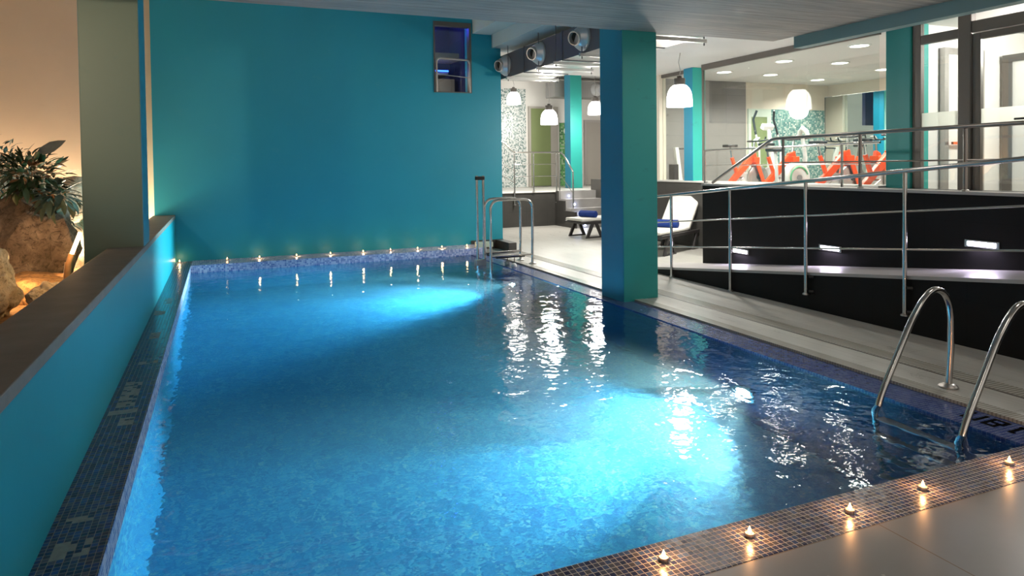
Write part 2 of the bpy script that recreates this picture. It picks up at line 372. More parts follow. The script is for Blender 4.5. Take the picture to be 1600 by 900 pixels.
# ------------------------------------------------------------------ mesh helpers
class MB:
    def __init__(self):
        self.b = bmesh.new()
    def box(self, x0, x1, y0, y1, z0, z1):
        v = [self.b.verts.new(p) for p in ((x0, y0, z0), (x1, y0, z0), (x1, y1, z0), (x0, y1, z0), (x0, y0, z1), (x1, y0, z1), (x1, y1, z1), (x0, y1, z1))]
        for f in ((0, 3, 2, 1), (4, 5, 6, 7), (0, 1, 5, 4), (1, 2, 6, 5), (2, 3, 7, 6), (3, 0, 4, 7)):
            self.b.faces.new([v[i] for i in f])
        return self
    def obox(self, c, ax, ay, az):
        """box from a centre and three half-axis vectors"""
        c, ax, ay, az = Vector(c), Vector(ax), Vector(ay), Vector(az)
        v = [self.b.verts.new(c + ax * sx + ay * sy + az * sz) for sx, sy, sz in
             ((-1, -1, -1), (1, -1, -1), (1, 1, -1), (-1, 1, -1), (-1, -1, 1), (1, -1, 1), (1, 1, 1), (-1, 1, 1))]
        for f in ((0, 3, 2, 1), (4, 5, 6, 7), (0, 1, 5, 4), (1, 2, 6, 5), (2, 3, 7, 6), (3, 0, 4, 7)):
            self.b.faces.new([v[i] for i in f])
        return self
    def tube(self, pts, r, seg=12, closed=False, radii=None):
        pts = [Vector(p) for p in pts]
        n = len(pts)
        rings, prev = [], None
        for i, p in enumerate(pts):
            if closed:
                d = pts[(i + 1) % n] - pts[i - 1]
            else:
                d = (pts[min(i + 1, n - 1)] - pts[max(i - 1, 0)])
            d.normalize()
            if prev is None:
                a = d.cross(Vector((0, 0, 1)))
                if a.length < 1e-3:
                    a = d.cross(Vector((1, 0, 0)))
            else:
                a = prev - d * prev.dot(d)
            a.normalize()
            prev = a
            bb = d.cross(a)
            rr = radii[i] if radii else r
            rings.append([self.b.verts.new(p + (a * math.cos(2 * PI * k / seg) + bb * math.sin(2 * PI * k / seg)) * rr) for k in range(seg)])
        for i in range(n if closed else n - 1):
            A, B = rings[i], rings[(i + 1) % n]
            for k in range(seg):
                self.b.faces.new([A[k], A[(k + 1) % seg], B[(k + 1) % seg], B[k]])
        if not closed:
            self.b.faces.new(list(reversed(rings[0])))
            self.b.faces.new(rings[-1])
        return self
    def cyl(self, p0, p1, r, seg=16):
        return self.tube([p0, p1], r, seg)
    def lathe(self, prof, c=(0, 0, 0), seg=28, axis=(0, 0, 1), closed=True):
        c = Vector(c)
        q = Vector((0, 0, 1)).rotation_difference(Vector(axis).normalized())
        rings = []
        for r, z in prof:
            rings.append([self.b.verts.new(c + q @ Vector((r * math.cos(2 * PI * k / seg), r * math.sin(2 * PI * k / seg), z))) for k in range(seg)])
        for A, B in zip(rings, rings[1:]):
            for k in range(seg):
                self.b.faces.new([A[k], A[(k + 1) % seg], B[(k + 1) % seg], B[k]])
        if closed:
            self.b.faces.new(list(reversed(rings[0])))
            self.b.faces.new(rings[-1])
        return self
    def prism(self, poly, d):
        """planar polygon pushed along vector d"""
        d = Vector(d)
        a = [self.b.verts.new(Vector(p)) for p in poly]
        b2 = [self.b.verts.new(Vector(p) + d) for p in poly]
        n = len(a)
        self.b.faces.new(list(reversed(a)))
        self.b.faces.new(b2)
        for i in range(n):
            self.b.faces.new([a[i], a[(i + 1) % n], b2[(i + 1) % n], b2[i]])
        return self
    def quad(self, *ps):
        self.b.faces.new([self.b.verts.new(Vector(p)) for p in ps])
        return self
    def ball(self, c, r, sub=2, scale=(1, 1, 1)):
        m = Matrix.Translation(Vector(c)) @ Matrix.Diagonal((scale[0], scale[1], scale[2], 1))
        bmesh.ops.create_icosphere(self.b, subdivisions=sub, radius=r, matrix=m)
        return self
    def leaf(self, base, d, up, length, width, bend=0.3):
        base, d, up = Vector(base), Vector(d).normalized(), Vector(up)
        side = d.cross(up)
        if side.length < 1e-3:
            side = Vector((1, 0, 0))
        side.normalize()
        nn = side.cross(d).normalized()
        st = [(0.0, 0.06), (0.25, 0.8), (0.55, 1.0), (0.8, 0.6), (1.0, 0.04)]
        L, Rr, Cc = [], [], []
        for s, w in st:
            c = base + d * length * s - nn * (bend * length * s * s)
            Cc.append(self.b.verts.new(c - nn * width * 0.12 * w))
            L.append(self.b.verts.new(c + side * width * 0.5 * w))
            Rr.append(self.b.verts.new(c - side * width * 0.5 * w))
        for i in range(len(st) - 1):
            self.b.faces.new([L[i], Cc[i], Cc[i + 1], L[i + 1]])
            self.b.faces.new([Cc[i], Rr[i], Rr[i + 1], Cc[i + 1]])
        return self

def arc(c, r, a0, a1, u, v, n=8):
    c, u, v = Vector(c), Vector(u), Vector(v)
    return [c + u * (r * math.cos(a0 + (a1 - a0) * i / n)) + v * (r * math.sin(a0 + (a1 - a0) * i / n)) for i in range(n + 1)]

def obj(name, mb, mat, parent=None, smooth=False, bevel=0.0, normals=True, subsurf=0):
    me = bpy.data.meshes.new(name)
    if normals:
        bmesh.ops.recalc_face_normals(mb.b, faces=mb.b.faces)
    mb.b.to_mesh(me); mb.b.free()
    mats = mat if isinstance(mat, (list, tuple)) else [mat]
    for m in mats:
        me.materials.append(m)
    if smooth:
        for p in me.polygons:
            p.use_smooth = True
        try:
            me.set_sharp_from_angle(angle=math.radians(40))
        except Exception:
            pass
    o = bpy.data.objects.new(name, me)
    COL.objects.link(o)
    if parent:
        o.parent = parent
    if bevel:
        b = o.modifiers.new('bevel', 'BEVEL'); b.width = bevel; b.segments = 2; b.limit_method = 'ANGLE'
    if subsurf:
        b = o.modifiers.new('sub', 'SUBSURF'); b.levels = subsurf; b.render_levels = subsurf
    return o

def tag(o, label, cat, group=None, kind=None):
    o['label'] = label; o['category'] = cat
    if group: o['group'] = group
    if kind: o['kind'] = kind
    return o

def struct(name, mb, mat, label=None, cat=None, parent=None, **kw):
    o = obj(name, mb, mat, parent, **kw)
    if parent is None:
        o['kind'] = 'structure'
    if label: o['label'] = label
    if cat and parent is None: o['category'] = cat
    return o

def thing(name, label, cat, loc=(0, 0, 0), rz=0.0, group=None):
    o = bpy.data.objects.new(name, None)
    COL.objects.link(o)
    o.empty_display_size = 0.1
    o.location = loc; o.rotation_euler = (0, 0, rz)
    return tag(o, label, cat, group)

def kids(o):
    return [c for c in bpy.data.objects if c.parent == o]

def dup(o, loc, rz=None, label=None, parent=None):
    c = o.copy(); COL.objects.link(c)
    if parent is None:
        c.location = loc
        if rz is not None: c.rotation_euler = (0, 0, rz)
        if label: c['label'] = label
    else:
        c.parent = parent
    for k in kids(o):
        dup(k, None, parent=c)
    return c

def light(name, typ, loc, energy, color=(1, 1, 1), size=0.1, target=None, spot=None, blend=0.5, sy=None):
    l = bpy.data.lights.new(name, typ)
    l.energy = energy; l.color = color
    if typ == 'AREA':
        l.size = size
        if sy: l.shape = 'RECTANGLE'; l.size_y = sy
    else:
        l.shadow_soft_size = size
    if typ == 'SPOT':
        l.spot_size = spot; l.spot_blend = blend
    o = bpy.data.objects.new(name, l); COL.objects.link(o)
    o.location = loc
    if target is not None:
        d = Vector(target) - Vector(loc)
        o.rotation_euler = d.to_track_quat('-Z', 'Y').to_euler()
    return o

ORD = ['first', 'second', 'third', 'fourth', 'fifth', 'sixth', 'seventh', 'eighth', 'ninth', 'tenth']

# ------------------------------------------------------------------ the setting
PX0, PX1, PY0, PY1, PZ = -0.45, 4.18, 2.37, 11.50, -1.65
WATER = -0.025
# pool basin
struct('pool_floor', MB().box(PX0 - .2, PX1 + .3, PY0 - .2, PY1 + .2, PZ - .15, PZ), M['pool_tile'], 'blue mosaic floor of the lit pool', 'pool floor')
struct('pool_wall_left', MB().box(-0.69, PX0, PY0 - .2, PY1 + .55, PZ, -0.03), M['pool_tile'], 'blue tiled left side of the pool basin', 'pool wall')
o = struct('pool_coping_left', MB().box(-0.69, PX0, PY0 - .2, PY1 + .55, -0.03, 0.10), [M['coping'], M['ledge']], 'navy mosaic coping with missing tiles along the blue parapet', 'pool coping')
for p in o.data.polygons:
    p.material_index = 1 if p.normal.x > 0.5 else 0
struct('pool_wall_right', MB().box(PX1, 4.48, PY0 - .2, PY1 + .2, PZ, -0.09), M['shaded_side_tile'], 'blue tiled right side of the pool basin', 'pool wall')
struct('pool_ledge_right', MB().box(PX1, 4.48, PY0, PY1, -0.09, -0.017), M['side_ledge'], 'wet blue mosaic ledge between the water and the deck', 'pool ledge')
struct('pool_wall_far', MB().box(PX0, 4.48, PY1, 12.1, PZ, -0.03), M['pool_tile'], 'blue tiled far side of the pool basin', 'pool wall')
struct('pool_ledge_far', MB().box(PX0, 4.48, PY1, 12.1, -0.03, 0.10), M['ledge'], 'lavender mosaic ledge under the far wall carrying candles', 'pool ledge', bevel=0.008)
struct('pool_wall_near', MB().box(PX0, 4.48, 2.106, PY0, PZ, -0.03), M['pool_tile'], 'blue tiled near side of the pool basin', 'pool wall')
struct('pool_coping_near', MB().box(PX0, 4.48, 2.106, PY0, -0.03, 0.0), M['near_coping'], 'purple mosaic coping carrying five tealights', 'pool coping', bevel=0.006)
e_ = -0.0004
w = obj('pool_water', MB().box(PX0 + e_, PX1 - e_, PY0 + e_, PY1 - e_, PZ + e_, WATER), M['water'])
tag(w, 'rippled deep blue water filling the lit pool', 'water', kind='stuff')

# floors
struct('floor', MB().box(-6.0, 8.4, -2.5, 2.106, -0.2, 0.0), M['stone'], 'cream stone floor in front of the pool', 'floor')
struct('floor_deck', MB().box(4.48, 13.5, 2.106, 15.95, -0.2, 0.0), M['deck'], 'pale wood grain tiled pool deck', 'floor')
struct('trim_1', MB().box(4.478, 4.60, 2.106, 11.5, -0.02, 0.004), M['grip_strip'], 'ribbed pale tile strip along the pool edge', 'edge tile')
struct('trim_2', MB().box(4.93, 4.955, 2.106, 12.5, -0.02, 0.003), plain('channel lip', (0.10, 0.085, 0.07), 0.5), 'dark drain line in the deck', 'drain')
struct('trim_3', MB().box(4.955, 5.13, 2.106, 12.5, -0.02, 0.003), M['channel'], 'ribbed drain grating along the deck', 'drain')
struct('floor_landing', MB().box(3.0, 13.6, 15.95, 19.4, -0.2, 0.905), plain('pale landing tile', (0.55, 0.54, 0.51), 0.35, 0, 0.06), 'raised pale landing at the far end', 'floor')
struct('floor_gym', MB().box(8.5, 13.7, 1.0, 12.15, 0.0, 0.97), plain('gym vinyl floor', (0.45, 0.43, 0.40), 0.3, 0, 0.05), 'grey gym floor behind the glass', 'floor')
struct('floor_garden', MB().box(-6.0, -1.0, 2.0, 12.2, -0.2, 0.2), M['earth'], 'orange earth of the rock garden', 'earth')

# walls around the pool
struct('wall_left', MB().box(-1.0, -0.69, -2.0, 12.1, -0.2, 0.80), M['parapet_blue'], 'low blue parapet along the pool', 'wall')
struct('trim_4', MB().box(-1.005, -0.685, -2.0, 12.1, 0.80, 0.86), M['cap'], 'grey stone cap of the blue parapet', 'wall cap', bevel=0.006)
mb = MB()
X0, X1, Y0, Y1, ZT = -0.985, 5.055, 12.1, 12.45, 5.4
mb.box(X0, 3.71, Y0, Y1, -0.2, ZT).box(4.45, X1, Y0, Y1, -0.2, ZT).box(3.71, 4.45, Y0, Y1, -0.2, 2.965).box(3.71, 4.45, Y0, Y1, 4.28, ZT)
struct('wall_end', mb, M['wall_blue'], 'tall teal blue wall behind the pool', 'wall')
struct('baseboard_end', MB().box(4.40, 5.06, 12.07, 12.1, 0.0, 0.17), M['dark_tile'], 'dark skirting at the foot of the teal wall', 'skirting')
struct('plinth_end', MB().box(4.90, 5.06, 11.45, 12.07, 0.0, 0.165), M['dark_tile'], 'dark plinth block at the corner of the teal wall', 'plinth', bevel=0.006)
struct('wall_garden', MB().box(-7.0, -0.985, 12.2, 12.5, -0.2, 6.5), M['peach'], 'cream rendered wall behind the rock garden', 'wall')
struct('wall_garden_side', MB().box(-6.2, -6.0, -2.0, 12.2, -0.2, 6.5), M['peach'], 'cream side wall of the rock garden', 'wall')

def column(name, x0, x1, y0, y1, z0, z1, label, front='column_green'):
    mb = MB().box(x0, x1, y0, y1, z0, z1)
    o = struct(name, mb, [M['column_blue'], M[front]], label, 'column', bevel=0.012)
    for p in o.data.polygons:
        p.material_index = 1 if abs(p.normal.y) > 0.5 else 0
    return o
column('column', 4.33, 4.81, 6.73, 7.23, -0.2, 4.3, 'large teal column standing at the pool edge')
column('column_left', -1.20, -0.692, 7.32, 7.86, -0.2, 4.3, 'grey green column standing astride the blue parapet', 'column_olive')
column('column_gym', 8.30, 8.60, 10.49, 10.76, 0.9, 3.4, 'slim teal column at the far end of the gym glass')
cdr = column('column_door', 8.40, 8.75, 6.20, 6.56, 0.9, 3.4, 'teal column between the gym glass and the door')
cdr.data.materials[0] = paint('plain teal column paint', (0.008, 0.19, 0.19), 0.42, (0.01, 0.12, 0.13), 0.2)
column('column_hall', 9.38, 9.76, 17.30, 17.66, 0.905, 4.2, 'teal column on the far landing')

# ceilings and beams
struct('ceiling', MB().box(-7.0, 6.62, -2.5, 6.76, 3.142, 3.5), M['concrete'], 'grey board marked concrete slab overhead', 'ceiling')
struct('ceiling_pool', MB().box(-7.0, 4.48, 6.76, 12.5, 5.3, 5.5), M['white_ceiling'], 'high ceiling over the pool', 'ceiling')
struct('ceiling_step', MB().box(4.48, 4.87, 6.76, 12.1, 4.09, 5.3), M['soffit'], 'pale blue lowered ceiling strip', 'ceiling')
struct('beam_soffit', MB().box(4.87, 5.40, 6.76, 12.45, 3.84, 5.3), M['soffit'], 'pale blue ceiling beam beside the air duct', 'beam')
struct('ceiling_hall', MB().box(5.40, 14.0, 6.76, 19.5, 4.2, 4.4), M['white_ceiling'], 'white hall ceiling', 'ceiling')
struct('ceiling_gym', MB().box(6.3, 13.8, 6.76, 12.15, 3.4, 4.2), M['white_ceiling'], 'white lowered ceiling over the gym', 'ceiling')
struct('ceiling_entry', MB().box(6.75, 13.8, -1.0, 6.76, 3.4, 3.6), M['white_ceiling'], 'white ceiling over the gym entrance', 'ceiling')
struct('beam_teal', MB().box(6.62, 6.76, -2.5, 6.42, 3.0, 3.5), M['beam_teal'], 'teal grey beam along the concrete slab', 'beam')

# far hall
struct('wall_landing', MB().box(3.0, 8.14, 15.89, 15.95, 0.0, 0.875), M['dark_tile'], 'dark tiled front of the far landing', 'wall')
struct('trim_5', MB().box(3.0, 8.34, 15.86, 15.96, 0.875, 0.91), M['white_wall'], 'white cap on the dark landing wall', 'wall cap')
struct('wall_hall', MB().box(3.0, 13.7, 19.3, 19.5, 0.9, 4.2), M['white_wall'], 'white back wall of the far hall', 'wall')
struct('wall_hall_left', MB().box(2.8, 3.0, 12.45, 19.5, 0.0, 4.2), M['white_wall'], 'white side wall of the far hall', 'wall')
struct('panel_mosaic', MB().box(7.4, 8.87, 19.26, 19.3, 0.9, 3.95), M['hall_mosaic'], 'grey and white mosaic panel on the hall wall', 'mosaic panel')
struct('panel_green', MB().box(10.06, 10.75, 19.26, 19.3, 0.9, 2.92), M['green_mosaic'], 'green mosaic panel on the hall wall', 'mosaic panel')
d = struct('door_1', MB().box(9.03, 9.72, 19.24, 19.3, 0.93, 3.36), M['green_door'], 'olive green door in the far hall', 'door')
struct('door_frame', MB().box(8.96, 9.03, 19.22, 19.3, 0.9, 3.42).box(9.72, 9.98, 19.22, 19.3, 0.9, 3.42).box(9.03, 9.72, 19.22, 19.3, 3.36, 3.42), M['grey_door'], parent=d)
d = struct('door_2', MB().box(11.0, 11.55, 19.24, 19.3, 0.93, 2.95), M['grey_door'], 'greige door right of the hall column', 'door')
struct('door_frame', MB().box(11.55, 11.66, 19.22, 19.3, 0.9, 3.02).box(10.94, 11.0, 19.22, 19.3, 0.9, 3.02).box(11.0, 11.55, 19.22, 19.3, 2.95, 3.02), M['dull_steel'], parent=d)
# ring emblem on the green mosaic
rg = obj('wall_ring_sign', MB().tube(arc((10.29, 19.245, 2.66), 0.085, 0, 2 * PI, (1, 0, 0), (0, 0, 1), 24)[:-1], 0.022, 8, True), M['white_plastic'], smooth=True)
tag(rg, 'small white ring sign on the green mosaic panel', 'sign')

# stairs up to the landing
mb = MB()
SX0, SX1 = 8.20, 9.25
ys = [15.95, 15.69, 15.39, 15.12, 14.86]
zs = [0.905, 0.70, 0.48, 0.25]
for k in range(4):
    mb.box(SX0, SX1, ys[k + 1], 15.96, -0.05 if k == 3 else zs[k + 1] - 0.001, zs[k])
struct('stairs', mb, plain('grey stair stone', (0.36, 0.35, 0.34), 0.45, 0, 0.18, 3), 'grey stone stairs up to the far landing', 'stairs')
poly = [(8.14, 15.95, 0), (8.14, 15.95, 0.905), (8.14, 15.80, 0.905), (8.14, 15.80, 0.66), (8.14, 15.42, 0.66), (8.14, 15.42, 0.41), (8.14, 14.83, 0.41), (8.14, 14.83, 0)]
struct('wall_stair', MB().prism(poly, (0.06, 0, 0)), M['dark_tile'], 'stepped dark wall beside the far stairs', 'wall')
struct('wall_stair_right', MB().box(9.25, 13.0, 13.0, 15.95, 0.0, 1.19), M['dark_tile'], 'dark tiled block right of the far stairs', 'wall')
for k, (y, z) in enumerate([(15.69, 0.775), (15.39, 0.565), (15.12, 0.35), (14.86, 0.07)]):
    o = obj('step_light', MB().lathe([(0.0015, 0), (0.022, 0), (0.022, 0.01), (0.0015, 0.012)], (8.44, y, z), 14, (0, -1, 0)), M['step_led'])
    tag(o, 'tiny blue white led on the %s riser of the far stairs' % ['top', 'second highest', 'third highest', 'bottom'][k], 'light', 'step lights on the far stairs')
    light('step_glow', 'POINT', (8.44, y - 0.06, z), 0.25, (0.5, 0.6, 1.0), 0.02)

# ramp and black walls
rx0, rx1 = 5.87, 6.70
zr = lambda y: 0.1135 * (9.03 - y)
poly = [(rx0, 9.03, -0.02), (rx0, 9.03, 0.0), (rx0, -1.0, zr(-1.0)), (rx0, -1.0, -0.02)]
struct('ramp_side', MB().prism([(p[0], p[1], p[2] - (0.03 if 0 < i < 3 else 0)) for i, p in enumerate(poly)], (0.9, 0, 0)), M['black_tile'], 'black clad side of the ramp', 'ramp')
a, b2 = Vector((rx0 - 0.015, 9.03, 0.0)), Vector((rx0 - 0.015, -1.0, zr(-1.0)))
struct('ramp_surface', MB().prism([a, b2, b2 - Vector((0, 0, 0.035)), a - Vector((0, 0, 0.03))], (0.86, 0, 0)), plain('pale ramp tile', (0.44, 0.42, 0.40), 0.4, 0, 0.1), 'pale tiled ramp rising past the black wall', 'ramp')
struct('wall_black', MB().box(6.70, 6.86, -1.0, 8.25, 0.0, 1.255), M['black_tile'], 'black wall behind the ramp', 'wall')
struct('trim_6', MB().box(6.685, 6.90, -1.0, 8.26, 1.255, 1.285), M['grip_strip'] and plain('pale stone cap', (0.42, 0.40, 0.38), 0.4), 'pale cap on the black wall', 'wall cap')
struct('floor_walk', MB().box(6.86, 8.5, -1.0, 8.25, 0.0, 0.97), plain('walkway tile', (0.42, 0.41, 0.39), 0.4, 0, 0.1), 'raised walkway in front of the gym', 'floor')
struct('wall_gym_curb', MB().box(8.28, 8.5, 1.0, 13.0, 0.0, 1.225), M['dark_tile'], 'dark tiled curb under the gym glass', 'wall')
struct('trim_7', MB().box(8.26, 8.56, 6.56, 13.0, 1.225, 1.255), plain('pale curb cap', (0.55, 0.54, 0.51), 0.4), 'pale cap under the gym glass', 'wall cap')
struct('wall_hall_pier', MB().box(8.36, 9.25, 12.2, 12.5, 0.0, 4.2), M['beige_wall'], 'beige wall end beside the gym', 'wall')

# gym shell
struct('wall_gym_back', MB().box(8.36, 11.05, 12.1, 12.2, 0.97, 3.4), M['gym_tile'], 'grey tiled back wall of the gym', 'wall')
struct('wall_gym_beige', MB().box(11.05, 13.7, 12.1, 12.2, 0.97, 3.4), M['beige_wall'], 'beige back wall above the mirrors', 'wall')
struct('wall_gym_far', MB().box(13.55, 13.7, 1.0, 12.1, 0.97, 3.4), M['beige_wall'], 'beige far side wall of the gym', 'wall')
struct('wall_gym_divide', MB().box(8.76, 13.55, 6.25, 6.35, 0.97, 3.4), M['white_wall'], 'white wall between the gym and the entrance', 'wall')
struct('panel_reflection', MB().box(11.75, 13.5, 12.07, 12.1, 0.97, 2.80), mosaic('sea green mosaic', [(0.0, (0.10, 0.24, 0.22)), (0.3, (0.05, 0.15, 0.15)), (0.55, (0.24, 0.36, 0.32)), (0.85, (0.45, 0.52, 0.48))], (0.3, 0.38, 0.35), size=0.036), 'sea green mosaic panel standing in for a mirror reflection', 'mosaic panel')  # added panel, stands in for mosaic reflected in the gym mirror
d = struct('door_reflection', MB().box(11.16, 11.62, 12.06, 12.1, 0.97, 2.62), M['green_door'], 'olive green door imitating a reflection in the gym mirror', 'door')  # added door shape imitating a door reflected in the mirror
struct('door_frame', MB().box(11.08, 11.16, 12.05, 12.1, 0.97, 2.8).box(11.62, 11.74, 12.05, 12.1, 0.97, 2.8).box(11.16, 11.62, 12.05, 12.1, 2.62, 2.8), plain('pale green jamb', (0.50, 0.58, 0.50), 0.4), parent=d)
mr = thing('gym_mirror', 'long wall mirror behind the spin bikes', 'mirror', (11.0, 9.2, 0.97))
obj('mirror_panel', MB().box(-0.005, 0.03, -2.8, 0.70, 0.10, 1.87), M['mirror'], mr)
obj('mirror_backing', MB().box(0.03, 0.10, -2.8, 0.72, 0.0, 1.88), M['grey_paint'], mr)

# gym glass
GX = 8.30
gl = thing('window_1', 'frameless gym glass front with dark top rail', 'window', (0, 0, 0)); gl['kind'] = 'structure'
for y0, y1 in ((9.02, 10.17), (7.80, 9.01), (6.58, 7.79)):
    obj('pane', MB().box(GX - 0.006, GX + 0.006, y0, y1, 1.255, 3.30), M['glass'], gl)
obj('top_rail', MB().box(GX - 0.03, GX + 0.03, 6.57, 10.20, 3.30, 3.40), M['frame_brown'], gl)
obj('side_frame', MB().box(GX - 0.02, GX + 0.02, 10.17, 10.20, 1.255, 3.30), M['frame_brown'], gl)
gl = thing('window_3', 'far pane of gym glass beyond the slim teal column', 'window', (0, 0, 0)); gl['kind'] = 'structure'
obj('pane', MB().box(8.44, 8.452, 10.77, 11.62, 1.255, 3.34), M['glass'], gl)
obj('top_rail', MB().box(8.41, 8.48, 10.77, 11.62, 3.335, 3.40), M['frame_brown'], gl)
struct('wall_gym_pier', MB().box(8.36, 8.52, 11.62, 12.1, 1.255, 3.4), M['beige_wall'], 'cream pier left of the gym glass', 'wall')

# entrance glazing
DX = 8.46
en = thing('door_3', 'bronze framed glass entrance with a frosted band', 'door', (0, 0, 0)); en['kind'] = 'structure'
fr = MB()
fr.box(DX - 0.035, DX + 0.035, 6.08, 6.195, 0.97, 3.40)
fr.box(DX - 0.035, DX + 0.035, 5.60, 6.08, 3.085, 3.20)
fr.box(DX - 0.035, DX + 0.035, 5.60, 6.08, 0.97, 1.06)
obj('window_frame', fr, M['frame_brown'], en, bevel=0.006)
obj('door_post', MB().box(DX - 0.05, DX + 0.05, 5.44, 5.60, 0.97, 3.40), M['frame_brown'], en, bevel=0.012)
obj('transom', MB().box(DX - 0.04, DX + 0.04, 3.5, 5.44, 3.12, 3.26), M['frame_brown'], en, bevel=0.006)
lf = MB()
lf.box(DX - 0.03, DX + 0.03, 5.34, 5.43, 0.99, 3.11).box(DX - 0.03, DX + 0.03, 4.75, 4.86, 0.99, 3.11)
lf.box(DX - 0.03, DX + 0.03, 4.86, 5.34, 3.03, 3.11).box(DX - 0.03, DX + 0.03, 4.86, 5.34, 0.99, 1.09)
leaf = obj('door_leaf', lf, M['frame_brown'], en, bevel=0.006)
obj('pane', MB().box(DX - 0.005, DX + 0.005, 4.86, 5.34, 1.09, 3.03), M['glass'], leaf)
obj('door_handle', MB().cyl((DX - 0.03, 4.80, 2.05), (DX - 0.09, 4.80, 2.05), 0.016).cyl((DX - 0.085, 4.80, 2.05), (DX - 0.085, 4.93, 2.05), 0.012).lathe([(0.001, 0), (0.028, 0), (0.028, 0.012), (0.001, 0.012)], (DX - 0.03, 4.80, 2.05), 16, (-1, 0, 0)), M['black_plastic'], leaf)
obj('frosted_band', MB().box(DX - 0.012, DX - 0.008, 4.86, 5.34, 1.99, 2.20), M['frost'], leaf)
obj('hinge', MB().cyl((DX - 0.05, 4.80, 2.30), (DX - 0.03, 4.80, 2.30), 0.02).cyl((DX - 0.05, 4.80, 1.86), (DX - 0.03, 4.80, 1.86), 0.02), M['black_plastic'], leaf)
obj('pane', MB().box(DX - 0.005, DX + 0.005, 5.60, 6.08, 1.06, 3.085), M['glass'], en)
obj('pane', MB().box(DX - 0.005, DX + 0.005, 5.60, 6.08, 3.20, 3.40), M['glass'], en)
obj('frosted_band', MB().box(DX - 0.012, DX - 0.008, 5.60, 6.08, 1.99, 2.20), M['frost'], en)

# room behind the entrance
dd = struct('door_4', MB().box(9.10, 9.75, 6.20, 6.24, 1.0, 3.02), M['white_wall'], 'inner white door with a grey frame behind the glass entrance', 'door')
struct('door_frame', MB().box(9.02, 9.10, 6.17, 6.25, 0.97, 3.10).box(9.75, 9.83, 6.17, 6.25, 0.97, 3.10).box(9.10, 9.75, 6.17, 6.25, 3.02, 3.10), M['dull_steel'], parent=dd)
struct('push_bar', MB().box(9.12, 9.72, 6.12, 6.15, 1.80, 1.835), plain('orange red bar', (0.75, 0.12, 0.02), 0.4), 'orange push bar', parent=dd)
struct('wall_entry', MB().box(11.2, 11.3, 1.0, 6.25, 0.97, 3.4), M['white_wall'], 'white wall deep inside the entrance', 'wall')
dd = struct('door_5', MB().box(10.28, 10.34, 5.3, 6.2, 0.97, 2.95), M['white_wall'], 'white inner door standing open behind the glass door', 'door')
struct('door_frame', MB().box(10.26, 10.36, 6.08, 6.2, 0.97, 3.05).box(10.26, 10.36, 5.22, 5.3, 0.97, 3.05).box(10.25, 10.36, 5.22, 6.2, 2.95, 3.05), M['frame_brown'], parent=dd)

# window in the end wall with the lit stairwell behind it
wn = thing('window_2', 'dark framed opening high in the teal wall showing a blue lit stairwell', 'window', (0, 0, 0)); wn['kind'] = 'structure'
fr = MB().box(3.71, 3.735, 12.08, 12.2, 2.965, 4.28).box(4.405, 4.45, 12.08, 12.2, 2.965, 4.28).box(3.735, 4.405, 12.08, 12.2, 4.20, 4.28).box(3.735, 4.405, 12.10, 12.2, 2.965, 2.985)
obj('window_frame', fr, M['frame_brown'], wn)
obj('pane', MB().box(3.735, 4.405, 12.30, 12.306, 2.985, 4.20), M['glass'], wn)
gr = [(3.755, 12.06, 2.975)] + [tuple(p) for p in arc((3.83, 12.06, 3.52), 0.075, PI, PI / 2, (1, 0, 0), (0, 0, 1), 5)] + \
     [tuple(p) for p in arc((4.33, 12.06, 3.505), 0.075, PI / 2, 0, (1, 0, 0), (0, 0, 1), 5)] + [(4.405, 12.06, 2.975)]
obj('guard_rail', MB().tube(gr, 0.02, 10).cyl((3.755, 12.06, 3.30), (4.405, 12.06, 3.25), 0.009, 8), M['dull_steel'], wn, smooth=True)
struct('stairwell_back', MB().box(3.2, 5.0, 13.9, 14.0, 2.6, 5.0), M['blue_night'], 'dark blue back wall of the stairwell', 'wall')
struct('stairwell_side', MB().box(4.62, 4.7, 12.5, 13.9, 2.6, 5.0), M['blue_night'], 'dark blue side wall of the stairwell', 'wall')
struct('stairwell_floor', MB().box(3.2, 4.62, 12.45, 13.9, 2.7, 2.9), M['stair_panel'], 'grey floor of the stairwell', 'floor')
struct('stairwell_panel', MB().box(3.2, 4.52, 13.3, 13.4, 2.9, 3.38), plain('warm grey panel', (0.30, 0.27, 0.24), 0.5), 'warm grey panel in the stairwell', 'wall')
struct('stairwell_step', MB().box(3.2, 4.52, 13.0, 13.5, 3.72, 3.86).box(3.2, 4.40, 13.35, 13.9, 3.46, 3.52), M['stair_panel'], 'grey stair flight in the stairwell', 'stairs')
struct('stairwell_led', MB().box(3.2, 4.40, 13.32, 13.34, 3.53, 3.56), M['blue_led'], 'blue led strip in the stairwell', 'light strip')
light('stairwell_blue', 'POINT', (4.0, 13.1, 4.35), 6, (0.03, 0.06, 1.0), 0.1)
light('stairwell_white', 'POINT', (3.9, 12.75, 3.3), 5.0, (1.0, 0.85, 0.7), 0.1)

